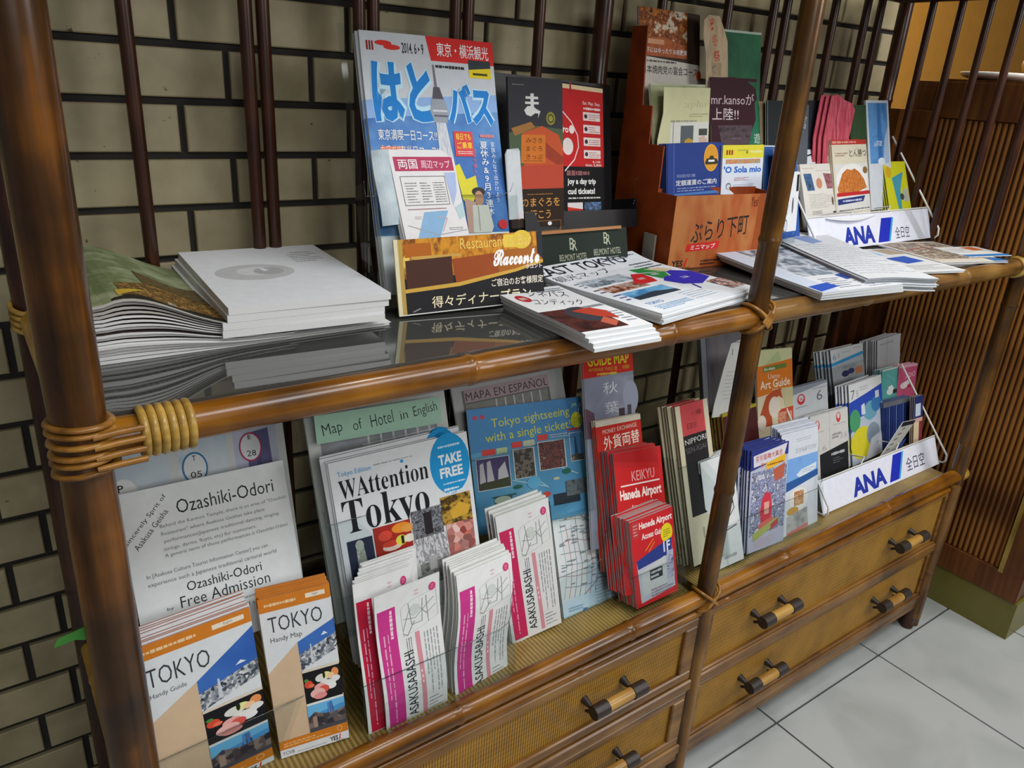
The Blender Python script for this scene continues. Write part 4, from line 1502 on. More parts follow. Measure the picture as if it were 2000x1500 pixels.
# stepped sides
steps = [(0, .140), (.055, .140), (.055, .222), (.098, .222), (.098, .290), (.136, .290), (.136, .365), (.178, .428)]
pts = [(0, 0)]+[(0, .140), (.052, .140), (.052, .2235), (.094, .2235), (.097, .291), (.125, .291), (.132, .36), (.135, .428), (.178, .428), (.178, 0)]
for x in (0, bw-tk):
    if x:
        pts = [(0, 0), (0, .140), (.09, .145), (.178, .20), (.178, 0)]
    vs = [(x, a, b) for a, b in pts]+[(x+tk, a, b) for a, b in pts]
    n = len(pts)
    mb = MB()
    mb.add(vs, [tuple(range(n)), tuple(range(n, 2*n))[::-1]]+[(i, i+n, (i+1) % n+n, (i+1) % n) for i in range(n)])
    mb.build('side_panel', M_cartond, cart, LM)
for (yy, h) in ((.052, .15), (.094, .19), (.132, .24), (.176, .33)):
    mb = MB()
    mb.box((tk, yy, .002), (bw-tk, yy+.002, h-.004))
    mb.build('divider', M_cartond, cart, LM)
mb = MB()
mb.box((0, 0, 0), (bw, .178, .002))
mb.build('bottom_panel', M_cartond, cart, LM)
mb = MB()
mb.box((0, 0, 0), (.004, .032, .062))
o = mb.build('clip_pocket', [plain('grey_pocket', '8a8478', .5)], None)
o.matrix_world = Matrix.Translation((BX-.0065, BY+.035, ZS)) @ Matrix.Rotation(rad(-4), 4, 'Z')
tag(o, 'small grey card pocket against the left side of the orange carton', 'pocket')

yk = [R(0, 0, 100, 170, 'dcd6cc'), P([(0, 0), (100, 0), (100, 47), (0, 42)], '3a2a20'), PH(0, 0, 78, 42, '2a1408 e8dcc0 a85a20 5a2c10 c8782c 3a1c0c', 30), P([(0, 26), (40, 24), (78, 31), (78, 42), (0, 42)], ('photo', '8a3c14 b8602c 6a2c10', 30, 'n', (1, 1, 1))),
      R(5, 26.5, 40, 31, 'd8a078'), T('地下にはゆったりお座敷席', 5, 34, 78, 39, WH, .015), T('日本焼肉党の宴会コース', 5, 50, 96, 58, '2c2a28', .004), LN(8, 45.5, 60, 47.5, 1, '6a6460', False, 4, .8),
      T('党会席', 28, 66, 38, 68.4, '6a5a50', .0), T('焼肉党', 66, 66, 78, 68.4, '6a5a50', .0), T('焼肉堪コース', 12, 73, 52, 78, '9a6a60', .0), T('焼肉満コース', 60, 74, 96, 79, '9a6a60', .0), E(98, 57, 4, 5, 'e0502a')]
leaf('yakiniku', 'flyer', 'tall grilled meat banquet flyer, highest in the orange carton', 'flyer', 'dcd6cc', yk, .001, 2, .0008, 'banquet flyers', 'banquet flyer hidden behind the highest one', rise=.0008)
wt = [T('昇', 24, 6, 46, 24, 'c8522e', .02, 8), T('冬', 34, 30, 58, 50, 'c8603c', .01, 8), T('祭', 40, 56, 66, 74, 'c03c2c', .02, 8), PH(34, 76, 72, 96, '8a7a50 b09a78 6a6a4a', 90)]
leaf('woodtag', 'flyer', 'beige die-cut flyer shaped like a wooden tag with red brush characters', 'flyer', ('photo', 'b09878 c4ac8a a08a6c', 14, 'n', (3, .5, 1)), wt, .0012,
     outline=[(0, 32), (4, 8), (22, 0), (66, 2), (84, 22), (98, 42), (100, 100), (90, 250), (8, 250), (10, 60)])
leaf('greenflyer', 'flyer', 'dark green flyer behind the tilted white slip in the orange carton', 'flyer', ('photo', '1c4a34 24603f 2f7048', 10, 'n', (1, 1, 1)), [R(0, 0, 100, 4, 'b8c8b8'), PL([(40, 100), (70, 30)], 2, '3a6a50')], .0012, 1, .001, 'green flyers', 'green flyer hidden behind the front dark green one')
wtg = [R(0, 0, 100, 100, 'd8dade'), LN(18, 14, 60, 18, 1, '33363a', False, 3, .9), LN(20, 22, 84, 44, 6, 'a0a4aa', False, 5, .3), LN(18, 50, 60, 54, 1, '33363a', False, 8, .9), LN(20, 58, 84, 80, 6, 'a0a4aa', False, 9, .3)]
ww = list(IT['whitetag'])
o = leaf(ww, 'slip', 'tilted white printed slip leaning right at the top of the orange carton', 'slip', 'd8dade', wtg, .0012)
o.matrix_world = frame_of((1.262, .352, 1.30, -3, 6, -26, .052, .2)) 
o.scale = (1, 1, 1)
kn = [R(2, -1, 98, 4, '3a1420'), T('mr.kansoが', 4, 22, 92, 39, 'd8c8cc', .002), T('上陸!!', 6, 44, 60, 62, 'e0d2d4', .004), P([(18, 70), (90, 70), (84, 100), (26, 100)], ('photo', '3a2a30 5a4a50 2c1c24', 30, 'n', (1, 2, 1))), LN(46, 89, 66, 91, 1, '9a8a90')]
leaf('kanso', 'flyer', 'maroon can-shaped flyer with white lettering in the orange carton', 'flyer', '3a1420', kn, .0012,
     outline=[(0, 4), (22, -1), (50, -2), (76, 3), (96, 14), (99, 30), (94, 36), (97, 62), (90, 76), (80, 100), (80, 205), (6, 205), (4, 70), (0, 66)], bend=None)
leaf('zephyrback', 'leaflet', 'grey-green leaflet behind the pale yellow one in the orange carton', 'leaflet', ('photo', '9aa074 b4b890 7c8058', 8, 'n', (1, 1, 1)), [R(0, 0, 100, 3, 'c8ccb0')], .0014, 1, .0008, 'grey-green leaflets', 'grey-green leaflet hidden behind the front one')
zp = [R(0, 0, 100, 100, 'd2d0a4'), T('𝑧𝑒𝑝ℎ𝑦𝑟', 42, 22, 96, 38, 'b0aa80', -.008), LN(56, 44, 98, 52, 2, 'a09a7a', False, 4, .4), R(16, 60, 100, 100, 'dcdcd2'), LN(16, 56, 96, 60, 1, 'a0a08a', False, 5, .8), R(38, 66, 66, 100, '5e6668'), P([(48, 92), (56, 88), (66, 92), (66, 100), (46, 100)], 'c8a03a'), R(78, 72, 97, 84, '4a4e48'), P([(78, 88), (90, 84), (97, 92), (97, 100), (80, 96)], 'd4b4a4'), PL([(22, 60), (22, 100)], 1, '6a6e6a')]
leaf('zephyr', 'leaflet', 'pale yellow leaflet with slanted sides and a small interior picture', 'leaflet', 'd2d0a4', zp, .0014, 0, outline=[(10, 1), (14, 0), (100, 0), (100, 238), (-12, 238), (-10, 90)])
tx = [R(0, 0, 100, 100, '243c84'), R(0, 0, 3, 100, '16285c'), R(12, 0, 14, 100, '3a54a0'), E(78, 29, 13, 27, 'e2a83a'), E(78, 29, 12, 25.5, 'd8982a'), P([(67, 38), (70, 30), (74, 30), (76, 25), (82, 25), (83, 30), (88, 31), (91, 38), (88, 42), (68, 42)], '3a3420'), R(73, 33, 84, 37, 'e8e8e4'),
      T('羽田空港', 17, 59, 50, 65, '9aa8d0', .0), T('定額運賃のご案内', 16, 70, 88, 81, WH, .03), LN(18, 85, 88, 87.5, 1, '8a9ac8', False, 3, .8), LN(18, 90, 88, 92.5, 1, '8a9ac8', False, 6, .8), P([(14, 96), (100, 94), (100, 100), (14, 100)], '4a7ab8')]
leaf('taxi', 'leaflet', 'dark blue leaflet with an orange oval taxi emblem, front pocket of the orange carton', 'leaflet', '243c84', tx, .0016, 5, .0012, 'dark blue taxi fare leaflets', 'dark blue taxi fare leaflet behind the front one', '3a4a80', shift=-.0003, print_copies=True)
so = [R(0, 0, 100, 100, 'd4dce8'), R(0, 0, 100, 27, 'dcd03a'), T('lll', 8, 10, 24, 20, '9a3a1c', .03, 0), LN(36, 8, 60, 14, 1, '9a9a50'), E(58, 15, 2, 3, '4a7a3a'), LN(66, 10, 96, 18, 1, 'e8e4a0', False, 3, .6), R(8, 29, 92, 38, ('photo', '6a86a8 b8a060 c8705a 9a9a9a', 90, 'n', (1, 1, 1))), T("'O Sola mio", 4, 43, 96, 57, '2a6ac0', .035, 0),
      LN(30, 66, 66, 74, 3, 'b06a74', False, 4, .4), E(17, 84, 6, 7, '6a6e74'), E(17, 85, 4.5, 5, 'd4dce8'), LN(28, 80, 78, 90, 3, '8a8e94', False, 7, .3)]
leaf('sola', 'leaflet', 'white and yellow leaflet with blue italic title, front pocket of the orange carton', 'leaflet', 'd4dce8', so, .0016, 2, .0012, 'yellow-topped cruise leaflets', 'yellow-topped leaflet behind the front one', shift=.0016)
leaf('greenleaf', 'leaflet', 'narrow green leaflet edge showing a white character beside the maroon flyer', 'leaflet', '2c7a58', [T('遊', 52, 78, 98, 96, 'c8dcd0', .02)], .0014)
leaf('tanleaf', 'leaflet', 'plain tan leaflet half hidden by the middle post, in the orange carton', 'leaflet', 'c0a880', [E(60, 88, 6, 2, '6a3a2a')], .0014)
leaf('bluecard', 'leaflet', 'blue card half hidden by the middle post beside the yellow-topped leaflet', 'leaflet', '2c5a9c', [R(0, 0, 100, 3, 'c8ccd0')], .0014, 2, .003, 'blue cards by the middle post', 'blue card behind the half hidden front one')

# ============================ upper right: wire rack with airline band ============================
def rack(key, label, groups, x0, x1, z0, depth=.16, hback=.22):
    it = IT[key]
    M = frame_of(it)
    W, H = it[6], it[7]
    o = empty('wire_rack', it[:3], label, 'rack')
    L = Matrix.Translation(-Vector(it[:3])) @ M
    inv = L.inverted()
    off = Vector(it[:3])
    # wires in world coordinates relative to the empty
    def wire(pts, r=.0022, name='wire'):
        mb = MB()
        mb.tube([Vector(p)-off for p in pts], r, 8)
        mb.build(name, M_wire, o)
    O = M @ Vector((0, 0, -.002))
    Rr = M @ Vector((W, 0, -.002))
    Tl = M @ Vector((0, H, -.002))
    Tr = M @ Vector((W, H, -.002))
    bk = Vector((0, 1, 0))
    zb = max(z0+.003, O.z)
    for (a, b) in ((O, Tl), (Rr, Tr)):
        ba = Vector((a.x, a.y, zb))
        top2 = b+bk*.135+Vector((0, 0, .165))
        sx = .004 if a is Rr else -.003
        wire([ba+bk*depth, ba+bk*.01, ba+Vector((sx, -.008, .002)), ba+Vector((sx, -.014, .010)), ba+Vector((sx, -.012, .026)), top2], .0026, 'side_wire')
        wire([ba+bk*depth, top2+bk*.01], .0022, 'rear_wire')
    for f in (0, .5, 1):
        wire([O+(Rr-O)*f+Vector((0, 0, zb-O.z)), O+(Rr-O)*f+bk*depth+Vector((0, 0, zb-O.z))], .0018, 'floor_wire')
    for k, (dy, dz) in enumerate(((.0, .003),)):
        wire([Tl+bk*dy+Vector((0, 0, dz)), Tr+bk*dy+Vector((0, 0, dz))], .0018, 'cross_wire')
    for k in (.36, .66):
        a = Tl+(Tr-Tl)*k
        wire([a+Vector((0, .001, -.02)), a+bk*.004+Vector((-.004, 0, .002)), a+bk*.012+Vector((.02, 0, .010)), a+bk*.09+Vector((.02, 0, -.01))], .0017, 'divider_wire')
    me = slab(W, H, .0015, paper('dfe2ee'), paper('c8ccd4'))
    b = bpy.data.objects.new('sign_band', me)
    COL.objects.link(b)
    b.parent = o
    b.matrix_local = L
    aw = [P([(.5, 4), (99.5, 4), (99.5, 96), (.5, 96)], 'e2e4f0')]+groups
    c = bpy.data.objects.new('band_print', cover_mesh(aw, W, H, 1))
    COL.objects.link(c)
    c.parent = b
    return o


ana = [T('ANA', 24, 30, 52, 90, '2436a0', .05), P([(54, 92), (60, 6), (68, 6), (62, 92)], '1c2cb4'), P([(62, 92), (68, 6), (69.5, 6), (63.5, 92)], '3aa0dc'), T('全日空', 70, 34, 87, 80, '26264c', .0)]
ana_u = [T('ANA', 25, 36, 50, 92, '2436a0', .05), P([(52, 94), (57, 18), (66, 18), (61, 94)], '1c2cb4'), P([(61, 94), (66, 18), (67.5, 18), (62.5, 94)], '3aa0dc'), T('全日空', 67.5, 50, 80, 88, '26264c', .0), P([(78, 0), (84, 0), (94, 98), (88, 98)], 'c4c6cc')]
rack('anaband', 'white wire brochure rack with a blue airline sign band on the upper glass shelf', ana_u, 0, 0, ZS, .15)
rack('anaband2', 'white wire brochure rack with a blue airline sign band on the lower woven shelf', ana, 0, 0, ZM, .19)
# curled white sheet lying over the upper band
mb = MB()
it = IT['anaband']
M = frame_of(it)
vs = []
n = 16
for j in range(2):
    for k in range(n+1):
        u = k/n
        vs.append(M @ Vector((.07+.20*u, it[7]*(.93-.20*math.sin(u*PI)*(1-j)*.6)+j*(.012+.006*math.sin(u*3.1)), .007+.004*math.sin(u*4+j)-j*.03)))
mb.add(vs, [(k, k+1, n+2+k, n+1+k) for k in range(n)], 0, True)
o = mb.build('sheet', paper('e6e8ec'))
sm = o.modifiers.new('s', 'SOLIDIFY')
sm.thickness = .0005
tag(o, 'curled loose white sheet draped over the upper airline rack band', 'paper sheet')

doc = [R(0, 0, 100, 100, 'dcd8d0'), LN(6, 6, 40, 10, 1, 'c8a890'), LN(44, 12, 96, 14, 1, '9a9a98'), P([(7, 18), (30, 18), (36, 50), (14, 50)], ('photo', '2a4a7a 4a6a90 1c2c3c', 60, 'n', (1, 1, 1))), E(51, 37, 9, 10, 'c88a6a'), P([(66, 18), (92, 20), (96, 48), (74, 48)], ('photo', 'd8a8a0 6a3a3a b87a80 2a1c24', 60, 'n', (1, 1, 1))),
       LN(16, 56, 92, 84, 9, '9a968c', False, 5, .22), E(86, 72, 3, 8, '6a5048'), R(84, 92, 97, 97, '3a3834'), LN(20, 88, 50, 96, 3, '8a867c', False, 3, .4)]
leaf('doctor', 'leaflet', 'white leaflet with three small portraits in the upper wire rack', 'leaflet', 'dcd8d0', doc, .0016, 3, .001, 'portrait leaflets', 'white portrait leaflet behind the front one')
tk_ = [R(0, 0, 100, 100, 'dcd4bc'), R(0, 0, 100, 6.5, 'b8362c'), LN(2, 1.5, 98, 5, 1, 'e09a8a', False, 5, .8), T('とん勝つ', 48, 13, 98, 24, '2a2622', .01), T('かつ', 68, 11, 72, 13, '4a4640', .0), LN(8, 17, 44, 23, 2, 'a88a70', False, 4, .5), R(4, 33, 100, 100, 'dddcd8'),
        E(52, 56, 45, 23, 'eceae6'), P([(8, 66), (24, 46), (38, 40), (50, 42), (60, 40), (74, 46), (86, 56), (93, 68), (60, 74), (10, 74)], ('photo', 'c8742c a8561c e09048 8a4416', 70, 'n', (4, 1, 1))), E(91, 43, 7, 5, '8a6a3a'), R(5, 72.5, 100, 77.5, 'c02a2c'), P([(6, 81), (86, 79), (80, 87), (6, 89)], '2c3a7a'), LN(20, 82.5, 76, 86, 1, 'c8cce0', False, 4, .7), LN(8, 96, 98, 98, 1, '4a4844', False, 8, .8)]
leaf('tonkatsu', 'leaflet', 'cream leaflet with a fried cutlet on a plate in the upper wire rack', 'leaflet', 'dcd4bc', tk_, .002, 6, .0012, 'cutlet leaflets', 'cream cutlet leaflet behind the front one', 'cfc4a8', shift=-.0016, rise=.0008)
leaf('lineleaf', 'leaflet', 'white leaflet with two bold black strokes, just right of the middle post', 'leaflet', 'dcdee2', [P([(20, 66), (82, 56), (82, 60), (22, 71)], '1e1f22'), P([(20, 86), (88, 86), (88, 90), (20, 90)], '1e1f22'), E(56, 22, 4, 2, '8a8c90')], .0014)
fl = [R(0, 0, 100, 100, 'dcdee2'), E(28, 26, 10, 13, '3a3c42'), E(30, 24, 7, 10, 'c8cace'), E(30, 58, 16, 16, '5a5e64'), E(32, 58, 13, 13, 'c8ccd2'), E(70, 56, 4, 14, '4a4c52'), E(34, 90, 13, 12, '5a5e64'), E(36, 90, 10, 9, 'c8ccd2'), R(84, 4, 97, 32, '202226')]
leaf('faceleaf', 'leaflet', 'white leaflet with round ink drawings in a clear pocket beside the upper wire rack', 'leaflet', 'dcdee2', fl, .0014, 3, .001, 'ink drawing leaflets', 'ink drawing leaflet behind the front one')
holder((IT['faceleaf'][0], IT['faceleaf'][1], ZS+.002, .9, 6.8, 1, .059, .16, 1), 'clear pocket holding the ink drawing leaflets beside the middle post', .012, .05, shelf=ZS)
pk = ('photo', 'c2495c b03a50 d0606e a83048', 26, 'n', (3, .4, 1))
leaf('pink', 'leaflet', 'crinkled pink folder standing at the back of the upper wire rack', 'leaflet', pk, [PL([(46, 12), (40, 50), (42, 100)], 2, '8a2a3c'), PL([(74, 14), (66, 60)], 1.5, '9a3046')], .002, 2, .003, 'pink folders', 'crinkled pink folder behind the front one', '8a2a3c',
     outline=[(20, 0), (44, -3), (64, 8), (92, 16), (100, 30), (84, 100), (84, 250), (0, 250), (0, 96)], shift=-.012)
leaf('darkgreen', 'leaflet', 'dark green leaflet right of the crinkled pink folders', 'leaflet', '2f4a2c', [PL([(20, 10), (10, 100)], 3, '223a22'), PL([(60, 6), (50, 100)], 2, '4a5a34')], .002, 2, .002, 'dark green leaflets', 'dark green leaflet behind the front one', '3a4a34')
bp = [R(0, 0, 100, 100, 'd4dae0'), R(7, 4, 93, 100, ('photo', '4a86c4 5f98d0 3a74b4', 12, 'n', (1, 1, 1))), P([(46, 4), (62, 4), (64, 100), (44, 100)], '3a72b4'), P([(93, 40), (93, 100), (66, 100), (76, 60)], 'aac0d8'), T('DLip', 28, 64, 72, 72, 'eef2f6', .0, 90), E(58, 97, 16, 6, 'dfe8f0')]
leaf('bluepost', 'leaflet', 'tall light blue leaflet with rotated white letters in the upper wire rack', 'leaflet', 'd4dae0', bp, .002, 1, .002, 'tall light blue leaflets', 'light blue leaflet hidden behind the tall front one')
yl = [R(0, 0, 100, 100, 'd4d226'), E(18, 22, 12, 12, 'd8a82a'), P([(30, 34), (84, 22), (62, 60), (58, 100), (44, 100)], '4aa0b4'), P([(72, 60), (96, 56), (98, 84), (70, 84)], 'b8bcae'), E(66, 74, 9, 7, '4a4c48')]
leaf('yellowleaf', 'leaflet', 'bright yellow and light blue leaflet at the right of the upper wire rack', 'leaflet', 'd4d226', yl, .003, 7, .0008, 'yellow leaflets at the right end', 'yellow leaflet with dark green spine behind the front one', '3c4c22', shift=-.0032)
leaf('blackback', 'leaflet', 'dark navy leaflet left of the crinkled pink folders', 'leaflet', '1c1c28', [PL([(90, 4), (94, 100)], 3, '3a3a4a')], .002, 2, .003, 'dark navy leaflets', 'dark navy leaflet behind the front one', '16161c')
leaf('greyleaf', 'leaflet', 'grey leaflet with scribbled white letters just right of the middle post', 'leaflet', '5a6068', [T('ZEPHO', 10, 34, 80, 74, 'c0c4c8', .0, 78)], .002)
leaf('bluebehind', 'leaflet', 'plain blue leaflet half hidden behind the middle post by the upper wire rack', 'leaflet', '2c56a4', [], .002)
leaf('darkbehind', 'leaflet', 'blackish leaflet half hidden behind the middle post', 'leaflet', '20262a', [PL([(60, 10), (66, 96)], 3, '4a4234')], .002, 1, .004, 'blackish leaflets', 'blackish leaflet behind the half hidden front one')


# newspapers and leaflets lying in front of the upper rack
def newsbend(W, H, lift, hump):
    return lambda x, y: lift*max(0, (y/H-.25)/.75)**1.4+hump*math.sin(PI*min(1, y/H))


npd = [R(0, 0, 100, 100, 'd6dadf'), R(0, 0, 22, 100, 'c2ccdc'), PH(24, 12, 96, 70, '9aa4b4 6a7686 c4ccd6 4a5666 b8c2ce', 12), P([(2, 88), (30, 84), (34, 92), (2, 98)], '2850b4'), P([(60, 72), (98, 66), (98, 76), (60, 82)], '2c4a9c'), LN(30, 76, 56, 96, 6, '8a9098', False, 4, .4), LN(62, 84, 96, 98, 5, '8a9098', False, 5, .4), R(0, 0, 100, 3, '2c3c9c')]
W_, H_ = .215, .30
for k in range(3):
    me = slab(W_, H_, .0045, paper('d6dadf'), page_edge('d4d8da', 1500), None, True)
    fn = newsbend(W_, H_, .014, .003)
    apply_bend(me, fn, W_, H_, False)
    o = bpy.data.objects.new('newspaper', me)
    COL.objects.link(o)
    o.matrix_world = flatframe(1.252-.004*k, .102, ZS+.0046*(k+1)+.0005*k, 3-11+k*.8, W_, H_)
    tag(o, 'folded newspaper with a blue corner, topmost behind the middle post' if k == 2 else 'folded newspaper beneath the blue-cornered one behind the middle post', 'newspaper', 'newspapers behind the middle post')
    if k == 2:
        pm = cover_mesh(npd, W_, H_, 1)
        apply_bend(pm, fn, W_, H_, True)
        c = bpy.data.objects.new('cover_print', pm)
        COL.objects.link(c)
        c.parent = o
npt = [R(0, 0, 100, 100, 'd2d6da'), P([(2, 4), (50, 2), (52, 9), (4, 12)], 'e4e6ea'), P([(24, 16), (56, 10), (60, 24), (34, 30)], '8296c4'), LN(6, 30, 94, 92, 14, 'b0b6bc', False, 5, .3)]
W_, H_ = .16, .345
for k in range(12):
    lift = .004+.0012*k
    me = slab(W_, H_, .0019, paper('cfd3d8' if k < 11 else 'dadde2'), paper('8e949c' if k % 2 else 'd8dcde'), None, True)
    fn = (lambda lf: (lambda x, y: lf*max(0, y/H_)**1.25+.002*math.sin(x*30)))(lift)
    apply_bend(me, fn, W_, H_, False)
    o = bpy.data.objects.new('newspaper', me)
    COL.objects.link(o)
    o.matrix_world = flatframe(1.395+random.uniform(-.004, .004), .108+random.uniform(-.005, .005), ZS+.0021*(k+1), -19+random.uniform(-1.2, 1.2), W_, H_)
    tag(o, 'folded grey newspaper, topmost of the tall sloping pile before the upper rack' if k == 11 else 'folded grey newspaper within the tall sloping pile before the upper rack', 'newspaper', 'newspapers in the tall sloping pile')
    if k == 11:
        pm = cover_mesh(npt, W_, H_, 1)
        apply_bend(pm, fn, W_, H_, True)
        c = bpy.data.objects.new('cover_print', pm)
        COL.objects.link(c)
        c.parent = o
flatstack(1.60, .095, ZS, -14, .15, .21, .0016, 3, 'leaflet', 'leaflet', 'pale leaflet with a light blue patch and blue corner, lying right of the newspaper pile', 'pale leaflet beneath the blue-cornered one right of the newspapers',
          'pale leaflets right of the newspapers', 'd4d6d8', [P([(2, 4), (46, 0), (50, 30), (8, 34)], '9ac0d8'), P([(30, 44), (80, 36), (84, 60), (40, 68)], '2450b0'), LN(10, 74, 90, 94, 4, 'a8acb0', False, 4, .4), P([(60, 4), (96, 2), (98, 26), (64, 28)], 'a89880')], None)
flatstack(1.80, .115, ZS, -16, .20, .21, .0014, 3, 'leaflet', 'leaflet', 'brown and red pictured leaflet lying flat at the right end of the glass shelf', 'leaflet beneath the brown and red pictured one at the right end',
          'pictured leaflets at the right end', 'ccc4b8', [PH(6, 6, 96, 86, '8a7a68 c8b8a4 5a4a40 b0a898 9a4a44', 30), PL([(20, 40), (50, 30), (80, 44)], 2, '9a3a3c'), P([(70, 60), (90, 56), (92, 70), (74, 74)], 'd06a2c'), R(80, 86, 100, 100, '2c6aa8')], None)
flatstack(1.885, .075, ZS+.005, -14, .14, .10, .0014, 1, 'leaflet', 'leaflet', 'small leaflet with a blue edge and orange corner nearest the right end of the shelf', '', None,
          'd8d8d6', [R(0, 80, 100, 100, '3a78b4'), P([(56, 10), (84, 6), (88, 40), (60, 44)], 'c86a34'), LN(6, 20, 50, 60, 4, 'a8acb0')], None)
# ============================ lower shelf, left bay ============================
pos = [R(0, 0, 100, 102, 'd2d6d4'), PH(0, 4, 30, 100, 'b8c6d4 c8d4dc a8bacc', 6), PH(35, 4, 64, 100, '88aac8 b4cad8 d0dade 98b6cc', 7), PH(68, 4, 95, 100, '9a9ec0 b8bcd4 c4c8d8 8486b0', 6),
       P([(10, 40), (24, 38), (30, 46), (30, 56), (8, 54)], 'c8262c'), E(16, 46, 3.6, 3, 'e8c8b8'), E(16, 46, 2.6, 2, 'c8262c'), P([(8, 54), (29, 55), (28, 74), (9, 72)], ('photo', '7a2a34 9a4a50 5a2230', 60, 'n', (1, 1, 1))),
       P([(45, 40), (47, 24), (49, 40), (51, 66), (43, 66)], '5a6078'), P([(53, 56), (66, 52), (66, 64), (52, 66)], '4a4448'), P([(76, 12), (90, 10), (91, 64), (75, 62)], '666490'), P([(68, 40), (96, 36), (96, 66), (68, 66)], '74729a'), R(81, 18, 84, 60, '565482'),
       E(4, 37, 8, 10, WH), T('P', 1, 30, 4, 34, K), T('8', 2, 39, 5.5, 43, K), E(44, 27, 7.4, 9, '3a7aa8'), E(44, 27, 6.4, 7.9, 'e4e8ea'), T('05', 41, 29, 47.5, 32.5, K, .0), T('T', 43, 20, 45, 23, K), E(78, 20, 7, 8.6, 'b83a60'), E(78, 20, 6.1, 7.6, 'e4e8ea'), T('28', 75.4, 22, 81, 25.4, K, .0), T('E', 77, 13, 79, 15.5, K)]
leaf('poster', 'poster', 'station guide poster with photographs in numbered rings behind the lettered white sheet', 'poster', 'd2d6d4', pos, .0016)
oz = [R(0, 0, 100, 100, 'dde0e0'), T('Ozashiki-Odori', 31, 13, 91, 24, '202124', -.002, 0), T('Sincerely Sprit of', -5, 21, 31, 25.5, '2c2d30', .0, 44), T('Asakusa Geisha', 1, 29, 29, 33.5, '2c2d30', .0, 44),
      T('Behind the Kannon Temple, there is an area of "Ozashiki', 20, 29, 98, 32.6, '5e6064', -.004), T('Restaurant" where Asakusa Geishas take place', 20, 35, 83, 38.6, '5e6064', -.004), T('performances(Japanese traditional dancing, singing,', 21, 41, 92, 44.6, '5e6064', -.004), T('strings, darms, fluyts, etc) for customers.', 20, 47, 76, 50.6, '5e6064', -.004), T('A generic term of those performances is Ozashiki-Odori', 20, 52, 96, 55.6, '5e6064', -.004),
      T('In [Asakusa Culture Tourist Information Center] you can', 8, 64.5, 81, 68.5, '5e6064', -.004), T('experience such a Japanese traditional cartural world', 8, 71, 86, 75, '5e6064', -.004),
      T('Ozashiki-Odori', 29, 77.5, 75, 85, '26272a', -.001), T('Free Admission', 24, 87.5, 79, 96.5, '26272a', -.006), T('by', 16, 93, 20, 96, '5e6064', .0), T('We start to issue numbered tickets(75seats) from 10:00 the day', 4, 101, 98, 104.5, '5e6064', -.004), T('Bldg. and distribute numbers till start time', 4, 107, 84, 110.5, '5e6064', -.004)]
leaf('ozashiki', 'notice', 'white printed notice sheet with slanted black handwriting-style title above the guide booklets', 'notice', 'dde0e0', oz, .0014)
SUSHI = lambda x0, y0, x1, y1: [P([(x0, y0), (x1, y0), (x1, y1), (x0, y1)], '17171b')]+[E(x0+(x1-x0)*a, y0+(y1-y0)*b, (x1-x0)*rx, (y1-y0)*ry, c) for a, b, rx, ry, c in
         ((.5, .3, .18, .13, 'dcdcd6'), (.62, .24, .12, .1, 'e6e49a'), (.86, .22, .1, .14, 'e8935a'), (.74, .3, .1, .1, 'f0c89a'), (.56, .22, .035, .12, '1e2a1c'), (.13, .4, .11, .12, 'd64a34'), (.2, .46, .08, .06, 'e87050'), (.62, .52, .24, .12, 'e4e4e0'), (.86, .42, .12, .1, 'dfe0dc'), (.72, .62, .14, .1, 'e8e8e6'), (.42, .58, .16, .13, 'e6a8a0'), (.52, .66, .14, .12, 'd85a50'), (.34, .74, .2, .15, 'e8b4ac'), (.4, .84, .18, .1, 'e0908a'), (.08, .26, .06, .05, '4a8a3c'))]
TOPR = 11
gd = [R(0, 0, 100, 100, 'd8dcde'), R(0, 0, 100, 8.5, 'cc7a24'), LN(8, 3.5, 52, 5.5, 1, 'e8c89a', False, 4, .8), R(66, 2.6, 94, 5.4, 'e8dcc8'), T('English', 76, 3.2, 84, 4.8, '6a5a4a', .0),
      P([(0, 46), (46, 31), (46, 90), (0, 90)], 'd0b494'), P([(46, 31), (100, TOPR), (100, 36), (46, 50)], ('photo', '2a58a8 3c6cb8 4a7ac4', 5, 'n', (1, 1, 1))),
      P([(46, 39), (100, 31), (100, 41), (46, 49.5)], ('photo', BLD, 260, 'c', (1, 1, 1))), P([(80, 30.5), (85, 28.2), (90, 30)], 'dfe6f0'), P([(63, 34), (64.5, 34), (66, 46), (61.5, 46)], 'c8ccd4'), T('TOKYO', 8, 14, 60, 24.5, '34383c', -.008), T('Handy Guide', 8, 28, 38, 31.5, '5a6064', -.006)]
gd += SUSHI(46, 51, 100, 71)
gd += [R(46, 49.5, 100, 51, 'd8ccb8'), R(46, 71, 100, 72.3, 'e4e2dc'), R(46, 72.3, 100, 88, '4a94cc'), P([(46, 72.3), (100, 72.3), (100, 76), (46, 79)], '6ab4e0'), P([(46, 80), (56, 77), (66, 79), (74, 80), (76, 73.5), (82, 73), (84, 80), (100, 79), (100, 88), (46, 88)], ('photo', '2c2e38 6a5a54 1c2230 8a7a70 3c4454', 120, 'c', (1, 1, 1))), R(75, 73.6, 78, 80, '4a8ad0'), R(79, 73.2, 82, 80, '3a78c0'), R(52, 80, 58, 87, 'a08878'), R(46, 87, 100, 89.5, '4a4a50'),
       P([(0, 89.5), (100, 89.5), (100, 95), (0, 95)], 'cc7a24'), LN(6, 91, 74, 94, 2, 'e4b070', False, 6, .5), E(88, 92, 4, 1.8, 'e8b070'), E(88, 92, 3, 1.3, 'cc7a24'), R(0, 95, 100, 100, 'd8dcde'), T('YES', 72, 96, 84, 99, K, .03), P([(85, 99), (87, 95.6), (88.6, 95.2), (87, 99)], 'd42a22'), T('TOKYO', 80, 99.2, 92, 99.9, K), LN(24, 98, 66, 99, 1, '8a8e92')]
